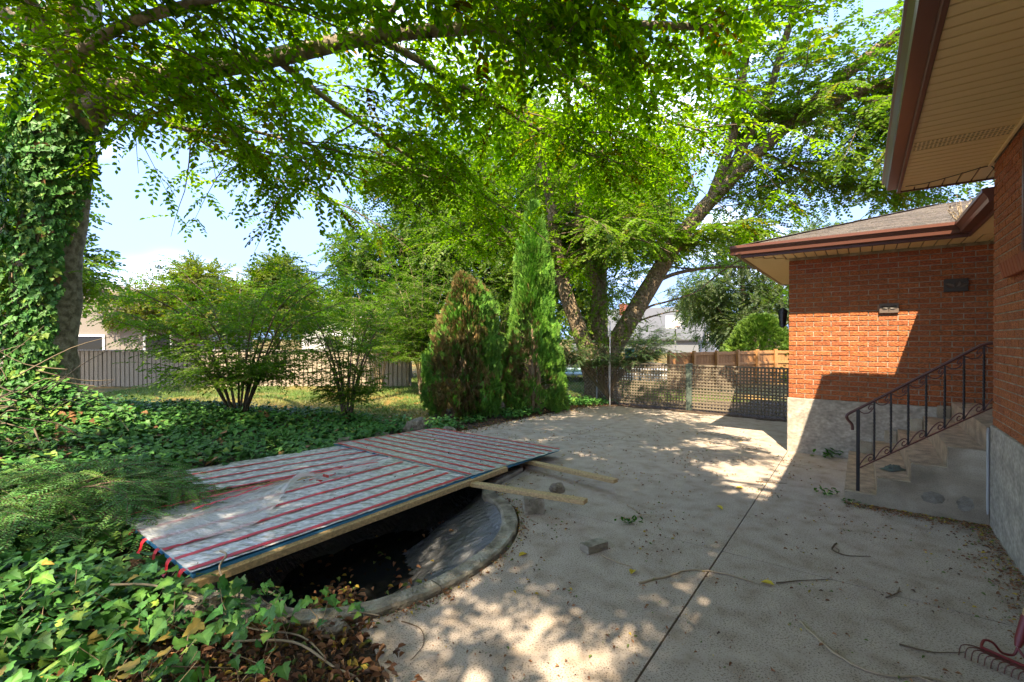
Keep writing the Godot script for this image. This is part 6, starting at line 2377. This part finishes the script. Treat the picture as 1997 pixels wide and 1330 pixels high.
func build_small():
	# blocks and stones
	block("small concrete block propping up the near plank", Vector3(0.20, 0.0, -4.27), Vector3(0.19, 0.150, 0.10), 0.05, "loose blocks on the patio")
	block("flat grey brick lying alone on the patio", Vector3(0.62, 0.0, -3.52), Vector3(0.20, 0.065, 0.105), 0.55, "loose blocks on the patio")
	var rocks := [["chipped stone lying between the two planks", [0.47, 0.035, -4.85], [0.075, 0.075, 0.06]], ["large tan rock behind the striped far panel", [-1.62, 0.12, -7.75], [0.24, 0.17, 0.15]], ["flat brown rock right of the large tan rock", [-1.05, 0.06, -7.75], [0.13, 0.09, 0.1]], ["small grey rock at the back corner of the cover", [-2.35, 0.12, -6.55], [0.15, 0.11, 0.11]], ["low brown rock in the ivy behind the cover", [-1.98, 0.10, -7.1], [0.2, 0.08, 0.11]],
		["rounded grey stone under the near end of the front board", [-1.75, 0.06, -2.62], [0.15, 0.14, 0.12]], ["mossy stone at the pond edge under the front board", [-1.42, 0.0, -2.62], [0.12, 0.09, 0.1]], ["pale stone beside the pond edging and ivy", [-0.98, 0.03, -2.52], [0.09, 0.05, 0.07]]]
	for i in rocks.size():
		var r: Array = rocks[i]
		var o := part("rock", rock_mesh(Vector3(r[2][0], r[2][1], r[2][2]), i * 1.7, M.stone), self, Transform3D(Basis(Vector3.UP, i * 1.3), Vector3(r[1][0], r[1][1], r[1][2])))
		tag(o, r[0], "rock", "rocks around the pond")
	# plaques on the wing
	var pl := thing("wall_plaque", "small pinkish metal plaque with a dragonfly on the sunlit brick", "plaque", house(-0.60, 1.985, 2.035), -atan2(0.6, 0.8), "plaques on the brick wing")
	var mb := MB.new()
	mb.cbox(Vector3(0, 0, 0.012), Vector3(0.195, 0.125, 0.022), 0.004)
	part("plate", mb.mesh(M.bronze), pl)
	for s in [-1.0, 1.0]:
		mb = MB.new()
		mb.leaf(Vector3(0, 0.012, 0.026), Vector3(s, 0.12, 0.05).normalized(), Vector3.BACK, 0.085, 0.030, 0.2)
		mb.leaf(Vector3(0, 0.008, 0.027), Vector3(s, -0.20, 0.05).normalized(), Vector3.BACK, 0.078, 0.026, 0.2)
		part("wing", mb.mesh(M.dark_plaque), pl)
	mb = MB.new()
	mb.tube([Vector3(0, 0.026, 0.03), Vector3(0, 0.0, 0.03), Vector3(0, -0.04, 0.027)], [0.006, 0.005, 0.002], 6)
	part("body", mb.mesh(M.dark_plaque), pl)
	pl = thing("wall_plaque", "dark metal plaque with curled leaves on the shaded brick", "plaque", house(0.02, 2.235, 2.035), -atan2(0.6, 0.8), "plaques on the brick wing")
	mb = MB.new()
	mb.cbox(Vector3(0, 0, 0.012), Vector3(0.215, 0.155, 0.022), 0.004)
	part("plate", mb.mesh(M.dark_plaque), pl)
	for q in [[0.02, -0.03, 0.8, 0.5, 0.11], [-0.01, -0.03, -0.8, 0.45, 0.10], [0.0, -0.02, 0.5, 0.9, 0.07]]:
		mb = MB.new()
		mb.leaf(Vector3(q[0], q[1], 0.026), Vector3(q[2], q[3], 0.1).normalized(), Vector3.BACK, q[4], 0.05, 0.3)
		part("relief_leaf", mb.mesh(M.bronze), pl)
	# dry weed sprouting from the wing gutter
	var wd := thing("dry_weed", "dry tan weed growing out of the wing gutter", "weed", house(0.08, 2.86, 1.52))
	for i in 26:
		mb = MB.new()
		var a := Vector3(rr(-0.22, 0.22), 0, rr(-0.06, 0.06))
		var b := a + Vector3(rr(-0.16, 0.16), rr(0.08, 0.32), rr(-0.08, 0.08))
		mb.tube([a, (a + b) / 2 + rdir() * 0.03, b], [0.004, 0.003, 0.0015], 4, false)
		for k in 4: mb.leaf(a.lerp(b, rr(0.4, 1.0)), rdir(), Vector3.UP, 0.05, 0.014)
		part("stalk", mb.mesh(M.pale_twig), wd)
	# bundle of cloth on the steps
	var rg := thing("crumpled_rag", "crumpled grey green rag lying on the steps", "rag", house(-0.62, 0.287, 0.42), 0.3)
	var pts := []
	for i in 13:
		var row := []
		for k in 17:
			var u := (i / 12.0 - 0.5)
			var v := (k / 16.0 - 0.5)
			var e := maxf(0.0, 1.0 - 4.0 * u * u) * maxf(0.0, 1.0 - 4.0 * v * v)
			row.append(Vector3(v * 0.22, 0.004 + e * (0.022 + 0.075 * absf(noise.get_noise_2d(u * 2200.0, v * 2200.0))), u * 0.13))
		pts.append(row)
	mb = MB.new()
	smooth_grid(mb, pts, false)
	part("cloth", mb.mesh(mat("rag", lin(0.10, 0.115, 0.09), 0.95)), rg)
	# weeds in the joints
	for q in [["small green weed growing at the foot of the wing foundation", [4.28, 0.0, -6.27], 26, 0.14], ["yellow green weed beside the bottom step", [3.22, 0.0, -4.75], 16, 0.10], ["tiny bright weed at the near corner of the bottom step", [3.30, 0.0, -4.52], 10, 0.07], ["low weed growing along the patio joint", [1.02, 0.0, -4.02], 22, 0.07]]:
		var w := thing("weed", q[0], "weed", Vector3(q[1][0], q[1][1], q[1][2]), 0.0, "weeds on the patio")
		var lm := MB.new()
		for i in q[2]:
			var g := rr(0.8, 1.25)
			lm.col = Color(0.055 * g, 0.16 * g, 0.02 * g)
			var o := Vector3(rng.randfn(0, q[3] * 0.7), 0, rng.randfn(0, q[3] * 0.35))
			lm.leaf(o + Vector3(0, rr(0.01, q[3] * 0.5), 0), Vector3(rr(-1, 1), rr(0.0, 0.9), rr(-1, 1)).normalized(), Vector3.UP, q[3] * rr(0.4, 0.8), q[3] * 0.32)
		part("leaves", lm.mesh(M.shrub_leaf), w, Transform3D.IDENTITY, "stuff")
		lm = MB.new()
		for i in 5: lm.tube([Vector3.ZERO, Vector3(rr(-1, 1) * q[3] * 0.5, q[3] * 0.4, rr(-0.5, 0.5) * q[3])], [0.003, 0.0015], 4, false)
		part("stalk", lm.mesh(M.shrub_leaf), w)
	# twigs
	var y := 0.008
	twig_thing("long pale twig lying across the patio joint", [[0.83, y, -3.03], [1.05, y, -3.12], [1.22, y, -3.2], [1.42, y, -3.16], [1.58, y, -3.05]], 0.009, M.pale_twig)
	twig_thing("thin forked twig near the flat brick", [[1.10, y, -4.45], [1.16, y, -4.25], [1.12, y, -4.15], [0.95, y, -4.12]], 0.006, M.pale_twig, [[0.4, 0.12, 0.06]])
	twig_thing("pale twig left of the long patio joint", [[0.66, y, -3.42], [0.76, y, -3.30], [0.84, y, -3.25]], 0.006, M.pale_twig)
	twig_thing("grey bent twig near the rake", [[1.62, y, -2.62], [1.62, y, -2.42], [1.66, y, -2.28], [1.75, y, -2.2], [1.95, y, -2.18], [2.1, y, -2.1]], 0.008, M.pale_twig, [[0.75, 0.05, 0.10], [0.85, 0.12, 0.06]])
	twig_thing("short dark twig right of the patio joint", [[1.72, y, -3.03], [1.9, y, -3.06], [2.12, y, -3.08]], 0.005, M.twig)
	twig_thing("dark angled twig in front of the steps", [[2.52, y, -3.62], [2.42, y, -3.52], [2.45, y, -3.42], [2.62, y, -3.4]], 0.006, M.twig, [[0.5, 0.03, -0.08]])
	twig_thing("dark arched twig beside the rake head", [[2.02, y, -2.42], [2.14, y, -2.36], [2.3, y, -2.36]], 0.005, M.twig)
	twig_thing("thin bent dark twig near the house wall", [[2.30, y, -2.86], [2.42, y, -2.92], [2.48, y, -2.98]], 0.005, M.twig)
	twig_thing("thin dark twig on the bare concrete behind the joint", [[2.72, y, -5.2], [2.85, y, -5.15], [3.02, y, -5.12]], 0.006, M.twig)
	twig_thing("thin arched twig by the pond edging", [[-0.62, y, -2.62], [-0.5, y, -2.55], [-0.46, y, -2.42], [-0.5, y, -2.3]], 0.004, M.twig)
	# rake leaning on the house
	var rk := thing("garden_rake", "red spring rake with a wooden handle leaning on the house wall", "rake", Vector3(2.50, 0.0, -2.30))
	var foot := Vector3(0.0, 0.075, 0.0)
	var top := Vector3(0.40, 1.20, -0.06)
	mb = MB.new()
	mb.tube([foot.lerp(top, 0.10), foot.lerp(top, 0.5), top], [0.017, 0.016, 0.015], 10)
	part("handle", mb.mesh(M.handle_wood), rk)
	mb = MB.new()
	mb.tube([foot, foot.lerp(top, 0.03), foot.lerp(top, 0.13)], [0.012, 0.019, 0.0195], 10)
	part("ferrule", mb.mesh(M.red_paint), rk)
	for s in [[[0, 0.07, 0], [-0.02, 0.035, 0.0], [-0.06, 0.035, -0.015], [-0.09, 0.075, -0.03], [-0.13, 0.085, -0.035], [-0.16, 0.06, -0.02]], [[0, 0.07, 0], [0.005, 0.03, 0.05], [0.02, 0.02, 0.14], [0.03, 0.03, 0.20]]]:
		pts = []
		for w in s: pts.append(Vector3(w[0], w[1], w[2]))
		mb = MB.new()
		mb.tube(smooth_path(pts, 4), tapers(4 * (pts.size() - 1) + 1, 0.006, 0.006), 6)
		part("brace", mb.mesh(M.red_paint), rk)
	mb = MB.new()
	var ha := Vector3(-0.165, 0.055, -0.02)
	var hbp := Vector3(0.03, 0.03, 0.26)
	mb.cbox((ha + hbp) / 2, Vector3(ha.distance_to(hbp), 0.028, 0.012), 0.003, along(hbp - ha, Vector3.UP))
	part("head_bar", mb.mesh(M.red_paint), rk)
	for i in 16:
		var a := ha.lerp(hbp, i / 15.0)
		mb = MB.new()
		mb.tube(smooth_path([a, a + Vector3(-0.035, 0.006, -0.012), a + Vector3(-0.075, 0.0, -0.02), a + Vector3(-0.085, -a.y + 0.004, -0.022)], 3), tapers(10, 0.0035, 0.003), 4)
		part("tine", mb.mesh(M.fascia), rk)
	# litter: dry bits over the patio, thicker along edges
	var xf := []
	var cl := []
	for i in 15000:
		var p := Vector2.ZERO
		var s := 0.14 + 0.42 * pow(rng.randf(), 2.2)
		var k := rng.randf()
		if k < 0.52:
			p = Vector2(rr(-0.8, 4.0), rr(-8.5, -1.8))
			if noise.get_noise_2d(p.x * 70.0, p.y * 70.0) < -0.05 + 0.2 * rng.randf(): continue
		elif k < 0.72:   # foot of the house wall and steps
			var b := rr(-2.8, 0.0)
			var w := house(-absf(rng.randfn(0, 0.09)) - 0.01, 0, b)
			if rng.randf() < 0.4: w = house(rr(-1.0, 0.0), 0, -absf(rng.randfn(0, 0.09)) - 0.01)
			p = Vector2(w.x, w.z)
		elif k < 0.84:   # outer side of the pond edging
			var q := coping_poly[rng.randi_range(0, coping_poly.size() - 1)]
			p = q + Vector2(rng.randfn(0.03, 0.04), rng.randfn(0.02, 0.04))
			if Geometry2D.is_point_in_polygon(p, coping_poly): continue
		else:    # along the bed by the cedars
			var w := rng.randi_range(2, 7)
			p = patio_poly[w].lerp(patio_poly[w + 1], rng.randf()) + Vector2(rng.randfn(0, 0.16), rng.randfn(0, 0.16))
			s *= 1.3
		if under_cover(p.x, p.y) or p.x < -1.7: continue
		if Geometry2D.is_point_in_polygon(p, coping_poly): continue
		var wy := 0.006 if Geometry2D.is_point_in_polygon(p, patio_poly) else terrain(p.x, p.y) + 0.01
		xf.append(Transform3D(Basis.from_euler(Vector3(rr(-0.3, 0.3), rr(0, TAU), rr(-0.3, 0.3))) * s, Vector3(p.x, wy + s * 0.008, p.y)))
		cl.append(litter_col())
	var lt := multi("leaf_litter", litter_mesh(), xf, cl, self)
	tag(lt, "dry brown leaf bits scattered over the concrete patio", "leaf litter", "", "stuff")
	# bits that have dropped on the cover
	xf = []
	cl = []
	for i in 260:
		var p := rr(0.05, 4.2)
		var q := rr(0.03, 1.2) if p < 2.44 else rr(0.05, 2.35)
		if p < 2.44 and rng.randf() < 0.55: continue
		var yy := 0.222 if p < 2.44 else lerpf(0.216, 0.138, (p - 2.46) / 1.85)
		xf.append(Transform3D(Basis.from_euler(Vector3(rr(-0.3, 0.3), rr(0, TAU), rr(-0.3, 0.3))) * (0.12 + 0.4 * pow(rng.randf(), 2.5)), PLAT + HB * Vector3(-q, yy, -p)))
		cl.append(tone(litter_col(), 0.6))
	var cv := multi("cover_litter", litter_mesh(), xf, cl, self)
	tag(cv, "dark bits of leaf dropped on the striped panels", "leaf litter", "", "stuff")
	xf = []
	cl = []
	for i in 6500:
		var x := rr(-2.6, -0.35)
		var z := rr(-2.75, -1.2)
		if Geometry2D.is_point_in_polygon(Vector2(x, z), coping_poly) or under_cover(x, z): continue
		var edge := rng.randfn(0, 0.07)
		if Geometry2D.is_point_in_polygon(Vector2(x + edge, z), patio_poly): continue
		xf.append(Transform3D(Basis.from_euler(Vector3(rr(-0.6, 0.6), rr(0, TAU), rr(-0.6, 0.6))) * rr(0.4, 1.1), Vector3(x, maxf(terrain(x, z), 0.0) + rr(0.005, 0.06), z)))
		cl.append(tone(litter_col(), rr(0.5, 1.0)))
	lt = multi("dead_leaves", litter_mesh(), xf, cl, self)
	tag(lt, "dead brown leaves under the near ivy", "dead leaves", "", "stuff")
	# a few loose yellow leaves one can count
	for q in [["yellow leaf beside the pond edging", [0.08, -3.42]], ["curled yellow leaf on the patio left of the joint", [0.82, -3.17]], ["yellow green leaf right of the long joint", [1.95, -4.38]], ["bright yellow leaf in front of the steps", [1.66, -3.02]], ["yellow leaf on the open concrete near the sun patch", [2.42, -4.95]]]:
		var l := MB.new()
		l.col = Color(0.55, 0.42, 0.04)
		l.leaf(Vector3(-0.04, 0, 0), Vector3.RIGHT, Vector3.UP, 0.085, 0.045, 0.3)
		var o := part("yellow_leaf", l.mesh(M.dead_leaf), self, Transform3D(Basis(Vector3.UP, q[1][0] * 9.0), Vector3(q[1][0], 0.012, q[1][1])))
		tag(o, q[0], "leaf", "yellow leaves fallen on the patio")
